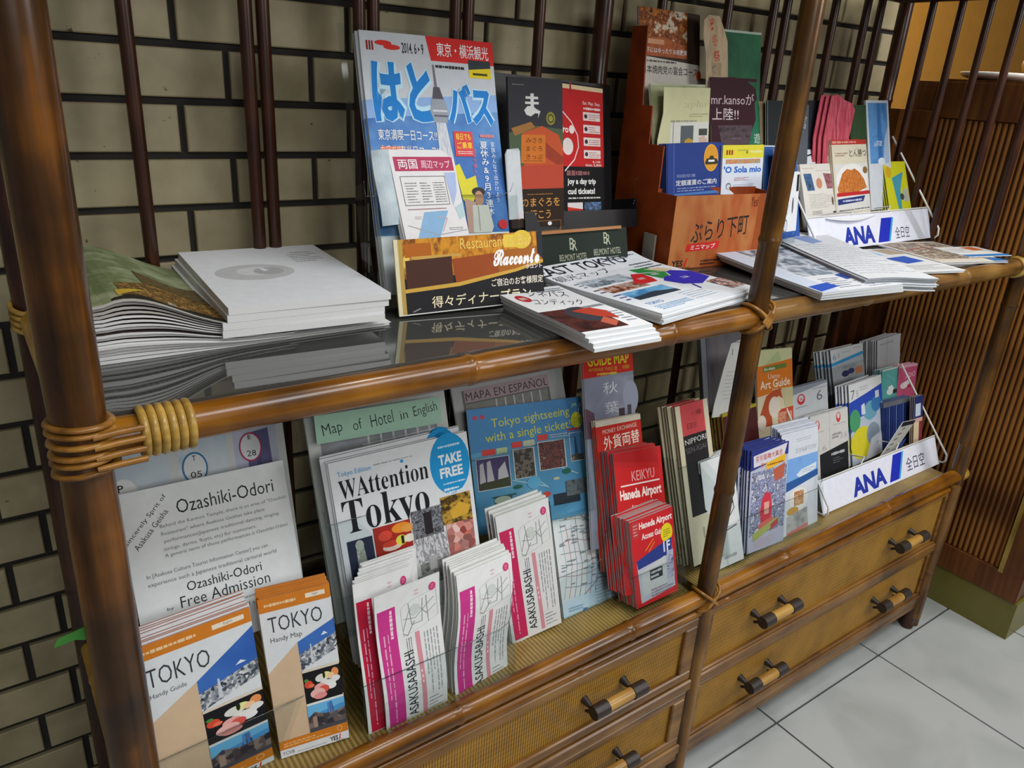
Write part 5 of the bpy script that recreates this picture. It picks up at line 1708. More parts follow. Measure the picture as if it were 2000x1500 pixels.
leaf('guide', 'booklet', 'wide orange and white city guide booklet with sushi picture, partly behind the thick left post', 'booklet', 'd8dcde', gd, .0022, 7, .0018, 'large city guide booklets', 'city guide booklet stacked behind the front one by the left post', 'c07a62', rise=.0016, print_copies=False)
leaf('handy', 'booklet', 'narrow orange and white city map leaflet with sushi picture, right of the larger guide booklet', 'booklet', 'd8dcde', [T('Handy Map', 10, 24.5, 54, 28.5, '5a6064', -.004) if d[0] == 'T' and d[1] == 'Handy Guide' else (T('TOKYO', 10, 12, 86, 21.5, '34383c', -.008) if d[0] == 'T' and d[1] == 'TOKYO' and d[2] < 20 else (P([(46, 31), (100, 22), (100, 36), (46, 50)], d[2]) if d[0] == 'P' and d[1][1] == (100, 11) else d)) for d in gd] + [T('TCVB', 3, 96.4, 20, 98.4, '5a5e62', .0)],
     .0018, 6, .0016, 'narrow city map leaflets', 'narrow city map leaflet behind the front one', 'c87a2c', rise=.0016)
holder('guide', 'clear double pocket holding the orange city booklets at the left end', .03, .085, -.006, .262, .10, None, .004)
ga = [R(0, 0, 100, 100, 'c6cac6'), R(8, 14, 92, 100, '8c9096'), PH(10, 16, 90, 100, '8a8e94 9a9ea4 7c8086', 20), R(14, 56, 26, 68, '2c6a44')] + [R(40+9*k, 26, 41.5+9*k, 100, 'd4d6d8') for k in range(6)] + [R(36, 42, 92, 43.4, 'd4d6d8'), R(30, 46, 37, 80, 'd8a8b4'), R(26, 60, 60, 62, 'd0d2d4')]
leaf('hotelmap', 'map', 'grey floor map sheet under the green handwritten strip', 'map', 'c6cac6', ga, .0016, 3, .0008, 'grey floor map sheets', 'grey floor map sheet behind the front one')
holder('hotelmap', 'clear stand holding the grey floor map and the bilingual city magazines', .012, .17, -.008, .236, None, ZM, .05)
nt = [R(0, 0, 100, 100, 'a6ccb4'), T('Map', 5, 32, 20, 84, '22282a', -.008, 6), T('of', 28, 34, 35, 72, '22282a', -.01, 6), T('Hotel', 42, 24, 60, 70, '22282a', -.01, 5), T('in', 66, 30, 72, 62, '22282a', -.01, 5), T('English', 77, 18, 97, 66, '22282a', -.01, 6)]
leaf('note', 'paper_strip', 'mint green paper strip with handwritten words on the grey floor map', 'note', 'a6ccb4', nt, .0006, out=.004)
wa = [R(0, 0, 100, 100, 'e2e5e8'), E(84.8, 27, 15.1, 30, '1f96d4'), T('TAKE', 76.5, 17, 94, 27, WH, .035), T('FREE', 76.5, 30, 94, 40, WH, .035), LN(77, 8, 94, 11, 1, 'bfe0f0', False, 3, .7), LN(78, 45, 95, 47, 1, 'bfe0f0', False, 4, .7), LN(78, 50, 94, 57, 2, 'dceef6', False, 5, .6),
      T('Tokyo Edition', 5, 10, 28, 16, '3a9ad0', .0), LN(30, 10, 70, 12, 1, 'a8acb0', False, 5, .5), T('𝐖𝐀𝐭𝐭𝐞𝐧𝐭𝐢𝐨𝐧', 4.5, 18, 68, 36, '1d1e20', -.006), E(50, 13.5, 1.2, 1.6, '3a9ad0'), T('𝐓𝐨𝐤𝐲𝐨', 4.5, 38, 66, 78, '1d1e20', -.004),
      R(4, 76, 22, 130, '2a3048'), P([(10, 80), (15, 80), (18, 130), (9, 130)], ('photo', 'b8bcb0 8a8e84 d0d2c8', 90, 'n', (1, 1, 1))), E(12.5, 82, 3, 5, 'b4b8ac'), R(23, 70, 50, 99, 'a82c20'), E(31, 80, 5, 5, 'd84838'), E(43, 76, 7, 5, 'e8902c'), E(48, 78, 5, 4, 'e8a04a'), E(35, 92, 7, 4, 'e4ccc0'), E(34, 89, 6, 3, 'cc4030'), E(42, 88, 4, 5, 'e0d84a'), E(48, 88, 4, 4, 'e8e4d0'), R(42, 84, 44, 92, '1c2018'),
      PH(51, 64, 74, 92, 'c0c4c8 3c3a40 8a8c92 1e1c20 a8acb0', 70), R(60, 68, 66, 90, '2a2428'), PH(74, 58, 97, 86, '6a4c1c 3a2a12 c49a3a 2c2010 e0b850', 35), P([(80, 74), (88, 66), (96, 72), (94, 80), (82, 82)], 'd8a83a'), PH(76, 86, 97, 120, 'c86a5a e8c8c0 8a3a34 d89a90 5a2a28', 90, 'c'), PH(23, 99, 50, 125, '8a8e8a b4b8b4 5a5e5c', 60), PH(50, 92, 76, 120, 'c4c4c6 7a7a80 e0e0e2 9a9aa0', 70, 'n', (3, 1, 1)),
      R(23, 118, 97, 140, ('photo', '5a5c58 8a8c88 3a3c3a', 60, 'n', (1, 1, 1))), R(28, 118, 33, 134, 'c4c6c2'), R(38, 114, 44, 130, 'b4b6b2'), R(48, 116, 53, 130, 'c0c2be'), R(60, 112, 66, 126, 'aeb0ac')]
leaf('wattention', 'magazine', 'white bilingual city magazine with large serif title and blue round badge', 'magazine', 'e2e5e8', wa, .0032, 3, .0008, 'bilingual city magazines', 'white bilingual magazine behind the one with the blue badge', 'd8dadc', rise=.003, shift=-.003)
def asa(pink, txt='3a3c40'):
    return [R(0, 0, 100, 100, 'e2e3e2'), P([(3, 12), (30, 12), (32, 98), (6, 98)], pink), LN(8, 30, 20, 94, 2, 'e8a8c4', True, 5, .3), LN(19, 14, 27, 44, 1, 'f0d0de', True, 6, .5), T('ASAKUSABASHI', 37, 47, 52, 95, '2e3136', .012, 90),
            LN(42, 38, 52, 52, 3, '4a4c50', True, 4, .3), P([(57, 36), (64, 36), (67, 98), (60, 98)], 'd8909c'), E(61, 64, 1.2, 1, 'f4e0e4'), E(61.5, 68, 1.2, 1, 'f4e0e4'), E(62, 72, 1.2, 1, 'f4e0e4'),
            PL([(38, 16), (44, 14), (60, 12), (94, 10), (96, 30), (66, 34), (40, 36), (38, 16)], .5, 'b8bcbc'), PL([(40, 32), (50, 20), (64, 18), (78, 26), (92, 22)], .8, '8a9090'), PL([(50, 14), (54, 30), (70, 30), (72, 14)], .8, '8a9090'), PL([(42, 24), (60, 26), (90, 16)], .8, '8a9090'), PL([(78, 13), (80, 32)], .8, '8a9090'), PL([(40, 34), (46, 36), (58, 28)], 1, '8a9090'), E(60, 20, 8, 4, 'ccd2ce'),
            E(88, 8, 5.5, 3, 'd0407a'), LN(86, 6.4, 90, 9.8, 3, 'f0b8cc'), LN(60, 5, 66, 10, 2, 'e8b0c0'), LN(69, 38, 94, 84, 5, '9a9ea0', True, 6, .22), LN(70, 86, 92, 97, 4, '9a9ea0', False, 6, .25)]
leaf('asaA', 'leaflet', 'white town map leaflet with magenta side band, left one in the front pocket', 'leaflet', 'e2e3e2', asa('c8388a'), .0016, 0, .001, bend=(.0, .0, .004))
leaf('asaA2', 'leaflet', 'white town map leaflet with crimson side band behind the left magenta one', 'leaflet', 'e2e3e2', asa('c01c3c'), .0016, 9, .0022, 'white town map leaflets at the left of the front pocket', 'white town map leaflet stacked behind the crimson-banded one', 'dcdfdc', bend=(.0, .0, .002), shift=.0035, rise=.0012)
leaf('asaB', 'leaflet', 'white town map leaflet with magenta side band, right one in the front pocket', 'leaflet', 'e2e3e2', asa('c8388a'), .0016, 8, .0024, 'white town map leaflets at the right of the front pocket', 'white town map leaflet stacked behind the right magenta one', 'd8dcd0', bend=(.0, .0, -.006), rise=.0016)
holder((.300, .034, ZM+.003, 0, 9, 0, .255, .25, 1), 'clear front pocket holding the magenta-banded town map leaflets', .05, .088, -.004, .262, .2, None, .010)
leaf('asaC', 'leaflet', 'white town map leaflet with crimson side band beside the railway map', 'leaflet', 'e2e3e2', asa('c82c5c'), .0016, 6, .0018, 'white town map leaflets in the second pocket', 'white town map leaflet behind the one beside the railway map', 'c8ccbc', rise=.0012, shift=-.001)
sw = [R(0, 0, 100, 100, 'd6dcdc'), P([(50, 60), (100, 54), (100, 100), (40, 100)], 'bcd4e4'), P([(0, 84), (50, 80), (40, 100), (0, 100)], 'c4d8e6')]
rn_ = random.Random(5)
for k in range(7):
    x = 12+9*k
    sw.append(PL([(x, 12+rn_.random()*20), (x-2+4*rn_.random(), 40), (x+3, 58), (x-3, 74), (x-8, 82)], .9, ('9aa4a8', 'c46a70', '8a8aa8', '7a8488')[k % 4]))
for k in range(7):
    y = 22+8.5*k
    sw.append(PL([(6+rn_.random()*10, y), (30, y-2+4*rn_.random()), (52, y+2), (74+rn_.random()*10, y-1)], .9, ('8a9498', '7a9aa0', 'b08a90')[k % 3]))
sw += [PL([(8, 14), (30, 10), (44, 8), (66, 4)], .9, '6a7478'), PL([(44, 8), (50, 22), (70, 30), (74, 56), (64, 74), (40, 82)], 1.1, '7a7e90'), E(32, 20, 4, 3, 'c8b8a8')]
for k in range(60):
    sw.append(R(*(lambda a, b: (a, b, a+5+rn_.random()*5, b+.9))(4+rn_.random()*84, 8+rn_.random()*66), '7c868a'))
sw += [LN(58, 74, 94, 96, 9, '9ab0bc', False, 4, .25), R(92, 4, 95, 12, '5a6468'), PL([(84, 14), (88, 16), (94, 58)], .8, 'a0a8ac'), LN(10, 88, 34, 92, 2, '8ab0c8', False, 3, .4), R(34, 92, 40, 94, '4a7aa8')]
leaf('subway', 'map', 'pale folded railway network map with thin coloured lines', 'map', 'd6dcdc', sw, .0016, 4, .002, 'folded railway network maps', 'folded railway map behind the front one', rise=.001)
holder((.590, .100, ZM+.003, 0, 12, 0, .225, .25, 1), 'clear pocket holding the railway map and a town map leaflet', .03, .082, -.004, .232, .2, None, .016)
mp_ = [R(0, 0, 100, 100, 'b4b6b4'), R(8, 6, 86, 100, '70706c'), R(10, 5, 86, 22, 'b09aa0'), T('MAPA EN ESPAÑOL', 11, 7, 85, 20, '4a3c44', -.002), PH(10, 24, 84, 100, '7a7a74 8a8a84 6a6a66', 14)]+[R(36+8*k, 24, 37.2+8*k, 70, 'c8cac8') for k in range(6)]+[R(36, 40, 84, 42, 'c8cac8'), E(20, 40, 4, 4, 'c8c8b8')]
leaf('mapa', 'map', 'grey floor map sheet with a pinkish Spanish title strip', 'map', 'b4b6b4', mp_, .0016, 2, .0008, 'grey Spanish floor map sheets', 'grey floor map sheet behind the Spanish titled one')
holder('mapa', 'clear stand holding the Spanish titled map and the blue sightseeing poster', .012, .14, -.008, .225, None, ZM, .05)
sg = [R(0, 0, 100, 170, '4f8cc0'), P([(0, 60), (100, 52), (100, 170), (0, 170)], ('photo', '4a8ab4 5a9cc4 6aaccc', 6, 'n', (1, 1, 1))), T('Tokyo sightseeing', 19, 14, 88, 30, 'd8d84a', .0, 2), T('with a single ticket!', 13, 33, 88, 49, 'd8d84a', .0, 2), E(94, 33, 5.5, 12, 'dcd830'), LN(91, 28, 97, 37, 3, '6a8a3a'), T('JR', 90, 8, 96, 14, 'a8d8a0', .02), E(6, 12, 2, 3, 'c84a6a'), E(12, 12, 2, 3, 'c84a6a'),
      R(9, 57, 20, 65, 'd84a48'), R(21, 57, 30, 65, 'b8cc9c'), R(34, 52, 43, 60, 'd84a48'), R(44, 52, 54, 60, 'c0c8a8'), R(57, 47, 66, 55, 'd84a48'), LN(68, 48, 84, 54, 2, 'd8dcd0'), R(84, 44, 97, 47, 'c84050'),
      R(3, 68, 31, 112, 'd8dce0'), PH(3.6, 69, 30.4, 111, '3c2c54 4a3c6c 5a4a7a', 9), P([(6, 76), (9, 74), (10, 100), (5, 102)], 'd4c8cc'), P([(12, 74), (15, 72), (17, 100), (11, 101)], 'd8ccd0'), P([(21, 86), (27, 76), (29, 98), (20, 100)], 'dcd4d6'), P([(3.6, 102), (30.4, 98), (30.4, 111), (3.6, 111)], '4a4a34'),
      R(34, 62, 53, 104, 'd8dce0'), PH(35, 63, 52, 103, '5a4a40 2c2a28 8a7a6c 3a3c34', 90), R(56, 57, 81, 98, 'd8dce0'), PH(57, 58, 80, 97, '5a2a28 8a4a44 3a1c1c a87a70', 100), R(85, 50, 98, 92, 'd8dce0'), PH(85.6, 51, 97.4, 91, '4a8ac4 6aa0d0', 8), P([(90, 56), (91, 56), (92.5, 86), (89, 86)], '2a4a6a'), PH(85.6, 82, 97.4, 91, '2c3c34 4a4a3c b08a7a', 100),
      PL([(32, 104), (60, 120)], .8, 'b8d4dc'), PL([(76, 98), (90, 110)], .8, 'b8d4dc'), PL([(50, 105), (62, 122)], .8, 'b8d4dc'), E(50, 112, 6, 9, '6ab4dc'), E(36, 114, 4, 3, '2a6a5a'), E(80, 104, 4, 4, '2a6a5a'), E(70, 112, 3, 2, 'd0c8a0'), E(60, 132, 4, 4, 'c84a40'),
      R(14, 122, 34, 124, '3c5c5c'), R(16, 124, 18, 136, '3c5c5c'), R(28, 124, 30, 136, '3c5c5c'), E(22, 128, 7, 5, 'b8c4b0'), R(12, 146, 36, 170, '28466a'), R(13, 147, 35, 170, '3a6a9a'), R(40, 142, 62, 170, '2c2a3a'), R(66, 134, 90, 150, '28303a'), PH(78, 118, 98, 140, '2a2c30 6a7074 3a3c42', 60)]
leaf('sight', 'poster', 'blue sightseeing ticket poster with yellow title and small framed photographs', 'poster', '4f8cc0', sg, .0018, 1, .001, 'blue ticket posters', 'blue ticket poster hidden behind the front one')
ak = [R(0, -30, 100, 100, '8e94a4'), P([(0, -30), (100, -30), (100, 34), (0, 40)], 'd0281c'), T('GUIDE MAP', 8, 6, 92, 22, 'e8d82a', .02, 1), T('아키하바라 가이드 맵', 10, 25, 66, 31, 'd8c030', .0), T('秋葉原', 78, 24, 92, 30, 'd8c030', .0), LN(26, 33, 66, 37, 1, 'd8c030', False, 4, .8), PH(0, 40, 100, 170, '9298ac 868ca0 a4a8b8', 7), E(92, 74, 16, 26, 'a8b0c4'),
      T('秋', 36, 48, 66, 66, 'd8dae4', .0, 2), T('葉', 38, 78, 66, 96, 'd8dae4', .0, 2), P([(0, 84), (16, 92), (20, 130), (0, 130)], '6a4a5c'), R(66, 90, 78, 120, '4a3a44'), R(84, 86, 92, 120, '54505c')]
ik = list(IT['akiba'])
ik[7] += .035
ik[8] = (IT['akiba'][8]*IT['akiba'][7]+.0)/ik[7]
leaf(tuple(ik), 'map', 'tall red and grey guide map leaflet with yellow capitals, just under the honey rail', 'map', '8e94a4', [('P', [(x, y+28) for x, y in d[1]], d[2]) if d[0] == 'P' else (('T', d[1], d[2], d[3]+28, d[4], d[5]+28, *d[6:]) if d[0] == 'T' else (('E', d[1], d[2]+28, *d[3:]) if d[0] == 'E' else ('L', d[1], d[2]+28, d[3], d[4]+28, *d[5:]))) for d in ak], .0016, 1, .001, 'red and grey guide maps', 'guide map hidden behind the red and grey one')
mo = [R(0, 0, 100, 330, 'c8281e'), R(0, 0, 100, 13, 'dcd4c0'), T('MONEY EXCHANGE', 14, 20, 90, 30, 'e8d8c8', .0, 2), T('外貨両替', 14, 36, 94, 68, 'f2ecdc', .04, 2), LN(12, 78, 92, 84, 1, 'e0a898')]
leaf('money', 'leaflet', 'red money exchange leaflet with bold white characters', 'leaflet', 'c8281e', mo, .0018, 4, .0015, 'red money exchange leaflets', 'red money exchange leaflet behind the front one', 'a89a84', shift=-.0015)
hn = [R(0, 0, 100, 240, 'c41c1e'), T('KEIKYU', 34, 35, 82, 52, 'e0a8a4', .0), R(10, 56, 92, 58.5, 'ecdcd8'), T('Haneda Airport', 7, 64, 94, 86, 'f4e4dc', .035), T('Access Guide', 28, 91, 74, 98, 'ecc8b8', .0), R(10, 104, 92, 106.5, 'ecdcd8')]
leaf('haneda', 'booklet', 'bright red airport access booklet with white rules, upper one', 'booklet', 'c41c1e', hn, .0028, 7, .0018, 'red airport access booklets, upper stack', 'red airport access booklet behind the upper front one', 'b0b2b0', shift=-.0015, rise=.0012)
hs = [R(0, 0, 100, 100, 'c8242a'), R(4, 2, 18, 20, 'b84040'), LN(6, 4, 16, 18, 4, 'e0a8a0'), T('Haneda Airport', 20, 5, 97, 15, 'f4e8e4', .03, -2), T('Access Guide', 24, 18, 78, 25, 'f0dcd8', .03, -2), PL([(30, 38), (50, 28)], 1.4, 'e8a030'), PL([(38, 40), (52, 32)], 1.4, 'e8a030'), E(82, 27, 14, 11, 'e4d024'), LN(74, 22, 90, 32, 4, '8a7a20', False, 3, .4),
      P([(8, 46), (60, 38), (92, 34), (94, 92), (12, 96)], 'b8bcc8'), P([(8, 46), (60, 38), (92, 34), (92, 52), (10, 56)], '2c3c84'), T('1F', 72, 36, 88, 48, 'd8dcec', .03), P([(16, 60), (74, 52), (76, 84), (18, 90)], 'c4c8c8'), R(36, 62, 66, 74, '2c2e34'), LN(38, 63, 64, 73, 2, 'c8cacc', False, 4, .5), LN(36, 84, 90, 94, 3, '8a7a84', False, 5, .5), PH(78, 48, 94, 80, '2c3460 b8bcd0 4a5488', 90)]
leaf('hansmall', 'booklet', 'small red airport access booklet with yellow sticker, in the lowest clear pocket', 'booklet', 'c8242a', hs, .0036, 8, .0006, 'small red airport access booklets', 'small red airport access booklet behind the one with the yellow sticker', 'c8bcb8', shift=-.0014, rise=.001)
holder('hansmall', 'clear tiered pocket holding the red airport booklets', .05, .07, -.014, .118, .30, ZM, .006)
# ---- by the middle post
leaf('greybag', 'folder', 'grey-lilac plastic folder standing tall behind the tan booklets', 'folder', ('photo', '7a767c 868288 6e6a72', 8, 'n', (4, .4, 1)), [R(0, 0, 12, 100, '9aa0a8'), R(12, 0, 14, 100, '5a565c'), PL([(40, 6), (48, 60)], 1.5, '8e8a90')], .012, edge='9aa0a8')
leaf('whitetall', 'leaflet', 'plain white leaflet leaning left just behind the middle post', 'leaflet', 'dcdcd8', [LN(30, 8, 70, 12, 1, '8a8c8c'), LN(24, 50, 60, 94, 8, 'b8bab8', False, 4, .2), PL([(34, 20), (36, 28)], 2, '4a4c4c')], .0016,
     outline=[(24, 12), (100, 0), (100, 8), (80, 100), (80, 118), (-4, 118), (-4, 100), (10, 50)])
leaf('brownstack', 'booklet', 'dark maroon booklet with yellow top edge behind the middle post', 'booklet', '4a1c1c', [R(0, 0, 100, 10, 'a89a28')], .004, 5, .0024, 'dark maroon booklets with yellow edges', 'dark maroon yellow-edged booklet behind the front one', 'b8a82c', shift=-.004)
ni = [R(0, 0, 100, 100, 'd0c8ac'), R(14, 0, 86, 64, 'c8484c'), R(14, 63, 86, 230, '221f20'), T('NIPPORI', 18, 70, 84, 81, 'dcdcd8', -.004, 2), T('SEN-IGAI', 18, 88, 80, 99, '6a6868', -.004, 2), T('繊', 60, 16, 78, 27, '7a2a2c', .02), T('布', 46, 18, 58, 27, 'b83a40', .0), T('日', 30, 40, 44, 51, '7a2a2c', .02), T('里', 46, 40, 60, 51, 'a83a3c', .0)]
leaf('nippori', 'booklet', 'tan booklet with coral and black panels in a clear pocket', 'booklet', 'd0c8ac', ni, .0032, 5, .003, 'tan booklets with coral panels', 'tan booklet behind the coral and black panelled front one', 'a08c6c', shift=-.003)
holder('nippori', 'clear pocket holding the tan booklets with coral panels', .04, .205, -.018, .096, .28, ZM, .006)
li = [R(0, 0, 100, 100, 'dde0e0'), PL([(2, 54), (16, 50), (60, 34)], 2.4, '222426'), PL([(0, 50), (12, 48)], 2.4, '222426'), PL([(64, 30), (84, 28), (84, 44), (62, 46)], 2.2, '222426'), PL([(62, 52), (84, 44), (86, 50), (64, 58)], 2.2, '222426'), PL([(50, 68), (88, 66)], 2.2, '222426'), LN(40, 90, 80, 94, 1, 'a8aaaa', False, 4, .7)]
leaf('lines', 'leaflet', 'glossy white leaflet with bold black line drawing crossed by the middle post', 'leaflet', 'dde0e0', li, .002, 4, .0026, 'white line drawing leaflets', 'white line drawing leaflet behind the front one', '9a9e9e', shift=-.0032, rise=.0012)
holder('lines', 'clear pocket holding the white line drawing leaflets at the middle post', .026, .085, -.014, .095, .2, None, .004)

# ============================ lower shelf, right bay ============================
ag = [R(0, 0, 100, 100, 'dccfae'), P([(0, 0), (100, 0), (100, 14), (0, 21)], 'c8cc9c'), P([(20, 20), (60, 2), (70, 14), (30, 22)], 'b0c08a'), P([(0, 21), (100, 14), (100, 52), (0, 60)], 'd8761c'), P([(16, 22), (82, 19), (84, 25), (17, 29)], '6a7a34'), T('English', 20, 23, 50, 27.5, 'd4dcc0', .03, 2), T('Ueno', 30, 31.5, 64, 38, 'f0dcc0', .0), T('Art Guide', 8, 39, 92, 50, 'f6ecd8', .012, 2), T('2014', 40, 51, 58, 54, 'f0dcc0', .0),
      P([(24, 60), (44, 54), (64, 52), (70, 66), (60, 62), (48, 64), (36, 78), (40, 100), (10, 100), (6, 84)], 'b8502c'), E(46, 76, 16, 14, 'e4d8c8'), P([(66, 52), (100, 52), (100, 84), (78, 80)], 'c8c094'), P([(56, 84), (66, 80), (100, 78), (100, 100), (56, 100)], 'c8482c'), E(10, 94, 12, 10, 'e4d8c8'), PH(56, 84, 96, 98, 'c8482c d8a080 b83c24', 80)]
leaf('artguide', 'leaflet', 'orange and cream art guide leaflet standing right of the middle post', 'leaflet', 'dccfae', ag, .0018, 2, .001, 'orange art guide leaflets', 'art guide leaflet behind the orange front one')
j6 = [R(0, 0, 100, 270, 'c4c8cc'), P([(0, 0), (100, 0), (100, 10), (0, 30)], '8a909c'), E(24, 54, 11, 22, 'c8343a'), E(24, 50, 7, 13, 'c4c8cc'), T('W', 20, 48, 28, 60, 'c8343a', .03), T('6', 68, 36, 84, 76, '4a4e54', -.01), T('.', 88, 70, 90, 74, '4a4e54', .0), LN(56, 22, 96, 28, 1, '9aa0a6', False, 3, .6), R(8, 84, 40, 86, '6a6e74')]
leaf('jal6', 'timetable', 'silver timetable with red emblem and a large numeral 6 beside the art guide', 'timetable', 'c4c8cc', j6, .002, 3, .0016, 'silver timetables with the numeral 6', 'silver timetable behind the one with the numeral 6', '8a8e98')
sv = [R(0, 0, 100, 100, 'cac8c4'), PL([(50, 0), (48, 100)], 1, 'a8a6a2'), E(18, 14, 6, 7, 'c83c40'), E(18, 12, 3.6, 4, 'cac8c4'), E(74, 10, 6, 7, 'c83c40'), E(74, 8, 3.6, 4, 'cac8c4'), LN(10, 22, 34, 24, 1, 'b08a88'), LN(58, 18, 92, 20, 1, '9a9896'), LN(56, 30, 80, 38, 2, '9a9896', False, 4, .7), T('3.6', 10, 42, 40, 50, 'a8a6a2', -.004), T('3.6', 78, 32, 96, 40, 'a8a6a2', -.004), P([(22, 54), (98, 46), (98, 100), (22, 100)], '1e1f22'), LN(52, 56, 88, 60, 1, 'b8babc', False, 4, .9), LN(56, 63, 84, 72, 3, '6a6c70', False, 6, .3)]
leaf('silver', 'timetable', 'open silver timetable with two red emblems over a black panel', 'timetable', 'cac8c4', sv, .0018, 5, .0014, 'silver timetables with black panels', 'silver timetable behind the open one with two emblems', 'a8aaae')
rb = [R(0, 0, 100, 100, 'b8bcd0'), P([(0, 0), (100, 0), (100, 12), (0, 20)], '2a3680'), P([(6, 6), (96, 1), (88, 14), (8, 17)], 'd8d4dc'), T('変形駆動大集合', 12, 6, 84, 12, 'b8402c', .03, 2), T('参上', 26, 14, 46, 19, 'c85a30', .03, 2), P([(40, 16), (92, 11), (92, 18), (42, 23)], 'e8b428'), LN(44, 16.5, 88, 19.5, 1, '9a5a1c', False, 4, .5), PH(4, 22, 98, 84, 'd0d4e8 5a5e88 a8aecc 2c3054 e4e4ee 787ca8', 70, 'n', (1, 1, 1)), P([(60, 24), (92, 20), (90, 34), (66, 36)], 'b8604a'),
      P([(34, 50), (42, 44), (56, 46), (62, 60), (60, 74), (34, 76), (30, 62)], 'd0384a'), P([(40, 54), (54, 54), (54, 66), (42, 66)], 'e0a898'), P([(28, 74), (66, 70), (68, 82), (28, 84)], 'd86a5c'), P([(12, 82), (80, 72), (84, 78), (16, 90)], 'a8b060'), LN(20, 88, 74, 98, 5, 'd0b0b8', False, 4, .4), P([(60, 78), (80, 74), (82, 80), (62, 84)], 'b84a50')]
leaf('robot', 'leaflet', 'busy lilac leaflet with a red figure-like splash and yellow banner', 'leaflet', 'b8bcd0', rb, .0018, 6, .0028, 'busy lilac leaflets', 'busy lilac leaflet with dark blue edge behind the front one', '3a4070', shift=-.0038, rise=.0016)
sh = [R(0, 0, 100, 100, 'd4d8e0'), LN(40, 7, 80, 11, 2, 'a8acb4'), T('ΣΙΥΜΡΤΟΙΥ', 38, 17, 96, 21, '8a909c', -.004), PH(0, 25, 100, 48, '6a9ad8 7aa8e0 5a8ccc', 6), P([(40, 42), (54, 38), (96, 35), (94, 41), (50, 46)], 'dce4ec'), LN(56, 38, 92, 42, 2, '8aa4c0', False, 4, .3), P([(0, 48), (100, 42), (100, 48), (0, 57)], '2c5a9a'),
      E(46, 66, 26, 11, 'e4e4dc'), PH(34, 58, 60, 72, 'c88a5a a86a3c e0b890 8a7a4a', 90), E(30, 76, 16, 4, 'c89a4a'), P([(14, 80), (70, 76), (74, 100), (14, 100)], ('photo', 'a8a8a6 b8b8b4 8a8a8c', 20, 'n', (1, 1, 1))), P([(14, 96), (70, 92), (72, 95), (14, 100)], 'c87a74')]
leaf('ship', 'leaflet', 'white and sky blue leaflet with a ship and a plate of food', 'leaflet', 'd4d8e0', sh, .0018, 6, .0022, 'sky blue ship leaflets', 'ship leaflet with violet-blue edge behind the front one', '5a6490', rise=.003)
holder((IT['robot'][0], IT['robot'][1], IT['robot'][2]-.001, 0, 12, 0, .245, .2, 1), 'clear pocket holding the lilac and the ship leaflets', .045, .088, -.016, .262, .19, None, .006)
a6 = [R(0, 0, 100, 210, 'b8c0c8'), P([(0, 0), (100, 0), (100, 28), (0, 42)], 'd4d8da'), P([(0, 42), (100, 26), (100, 36), (0, 52)], '3a9cd4'), T('6', 6, 14, 16, 34, '4a8ab8', -.008), T('8', 20, 14, 27, 30, 'a8b4bc', -.008), LN(34, 14, 60, 18, 1, '9aa4aa'), LN(70, 8, 94, 12, 1, '7a848a'), PH(0, 55, 100, 130, 'a8b0b4 98a0a6 b8bec2', 8), E(40, 84, 12, 10, '2c3460'), E(58, 80, 10, 9, '343c68'), P([(70, 76), (92, 70), (94, 92), (74, 96)], 'c8805a'), LN(34, 62, 70, 66, 1, '6a7480')]
leaf('ana6', 'timetable', 'white and blue airline timetable with small dark figures, upper left in the lower rack', 'timetable', 'd4d8da', a6, .002, 5, .0042, 'airline timetables at the upper left of the lower rack', 'airline timetable behind the one with the light blue stripe', '6a7480', shift=-.006)
a7 = [R(0, 0, 100, 100, 'c8ccd0'), P([(0, 0), (100, 0), (100, 12), (0, 22)], 'dcdedf'), T('7', 6, 8, 17, 19, '54585e', -.006), T('8', 21, 9, 28, 18, 'a8acb0', -.006), LN(32, 6, 56, 12, 2, 'a8acb0'), P([(0, 22), (60, 16), (100, 11), (100, 60), (0, 60)], '2c4cb4'), P([(0, 60), (30, 44), (60, 42), (100, 34), (100, 100), (0, 100)], 'b8c2d0'), E(14, 46, 16, 14, '4a9a6a'), E(62, 40, 22, 12, '6aa4b8'), E(80, 34, 16, 10, '3c7ab0'), P([(34, 30), (44, 28), (46, 42), (34, 42)], 'd4dce8'), R(78, 18, 90, 27, 'd0d4dc'),
      E(32, 76, 34, 20, 'd8cc30'), E(66, 70, 20, 14, '8a9aa8'), P([(40, 100), (60, 76), (100, 70), (100, 100)], 'd0d4dc')]
leaf('ana7', 'timetable', 'blue timetable cover with a plain yellow blob and the numeral 7, in the lower rack', 'timetable', 'c8ccd0', a7, .002, 4, .0035, 'blue timetables with the numeral 7', 'blue timetable behind the one with the yellow blob', '7a8494', shift=-.006)
leaf('whiteana', 'leaflet', 'plain silvery leaflet standing highest in the lower rack', 'leaflet', 'c4c8cc', [LN(12, 14, 60, 22, 1, '8a8e92'), PL([(38, 4), (36, 100)], 1.5, 'a8acb0')], .002, 8, .0022, 'plain silvery leaflets', 'plain silvery leaflet behind the highest front one', '8a868e', shift=-.0038)
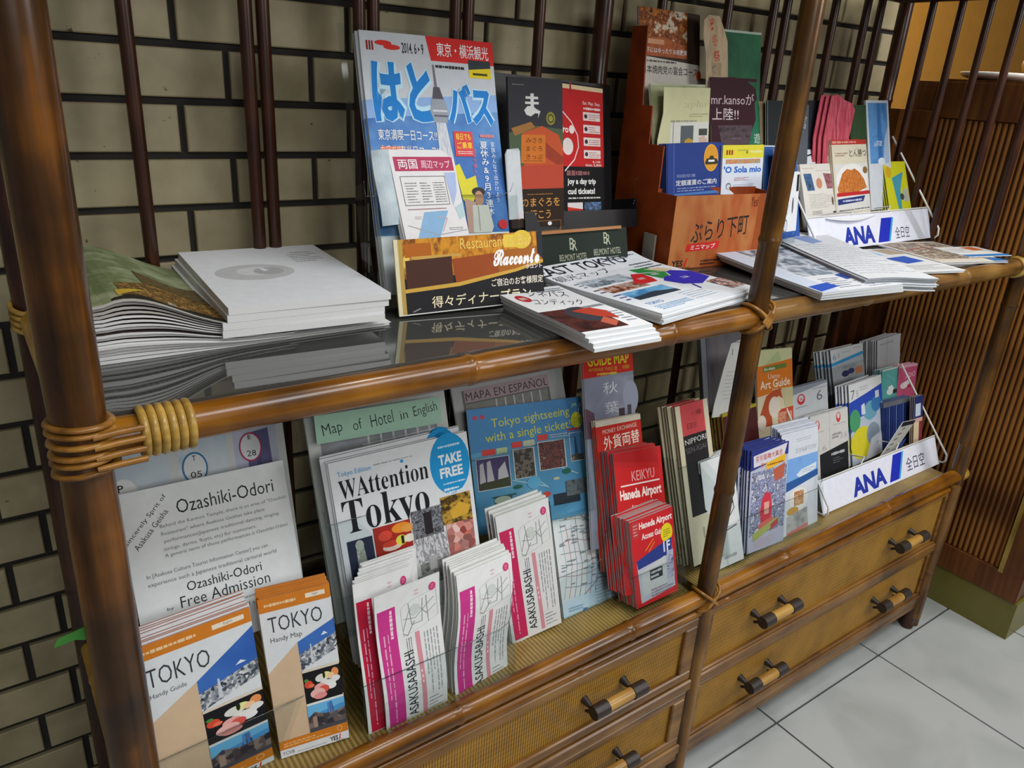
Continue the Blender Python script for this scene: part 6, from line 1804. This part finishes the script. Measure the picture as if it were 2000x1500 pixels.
leaf('teal', 'leaflet', 'teal leaflet with a white bird-like patch in the lower rack', 'leaflet', '5aa4a0', [R(0, 0, 100, 6, 'c0ccca'), E(56, 82, 22, 12, 'dfe4e2'), P([(40, 66), (66, 60), (80, 74), (60, 84)], 'dfe4e2'), R(74, 78, 100, 92, '2c3434'), PL([(30, 20), (80, 44)], 3, '7ab8b4')], .002, 5, .0018, 'teal leaflets', 'teal leaflet behind the front one', '8aa4a4', shift=-.0022)
leaf('pinkado', 'leaflet', 'pink leaflet with white capitals at the upper right of the lower rack', 'leaflet', 'c8587c', [R(0, 0, 100, 8, 'e0a8ba'), T('ADO', 38, 28, 92, 46, 'f0dce2', -.004, 6), E(34, 72, 20, 12, 'eadfe0'), P([(34, 60), (60, 52), (70, 66), (44, 74)], 'eadfe0'), R(56, 74, 72, 82, 'b02c3c')], .002, 5, .002, 'pink leaflets with white capitals', 'pink leaflet behind the front one', 'd8a8b4')
leaf('bluestack', 'booklet', 'navy booklet with pale vertical edge lines in the lower rack', 'booklet', '1c2c64', [R(0, 0, 100, 12, '6a6e74')]+[R(12+8*k, 12, 13.4+8*k, 100, ('3a5ab0', '8aa0d0', '2c4488')[k % 3]) for k in range(10)], .003, 5, .0016, 'navy booklets in the lower rack', 'navy booklet behind the front one', '4a5a94')
leaf('schedule', 'leaflet', 'grey slanted leaflet with short black dashes lying against the lower rack band', 'leaflet', 'b4b4ae', [PL([(50-9*k, 22+15*k), (62-9*k, 18+15*k)], 2.4, '26262a') for k in range(5)]+[P([(40, 0), (100, -4), (96, 8), (38, 14)], '1e2028'), P([(62, 70), (90, 50), (84, 90), (60, 100)], '3a4a84')], .0018,
     outline=[(40, 0), (100, -4), (96, 10), (52, 100), (40, 108), (-6, 118), (-4, 104)])
leaf('cream', 'leaflet', 'narrow navy and cream leaflet at the right end of the lower rack', 'leaflet', 'dcc8a4', [R(0, 0, 100, 46, '26306c'), R(16, 16, 76, 42, 'c8d4e4'), R(0, 46, 100, 54, 'd8a8a4'), R(60, 54, 100, 100, '8a3440')], .002, 2, .003, 'navy and cream leaflets', 'navy and cream leaflet behind the front one', 'b8a888')
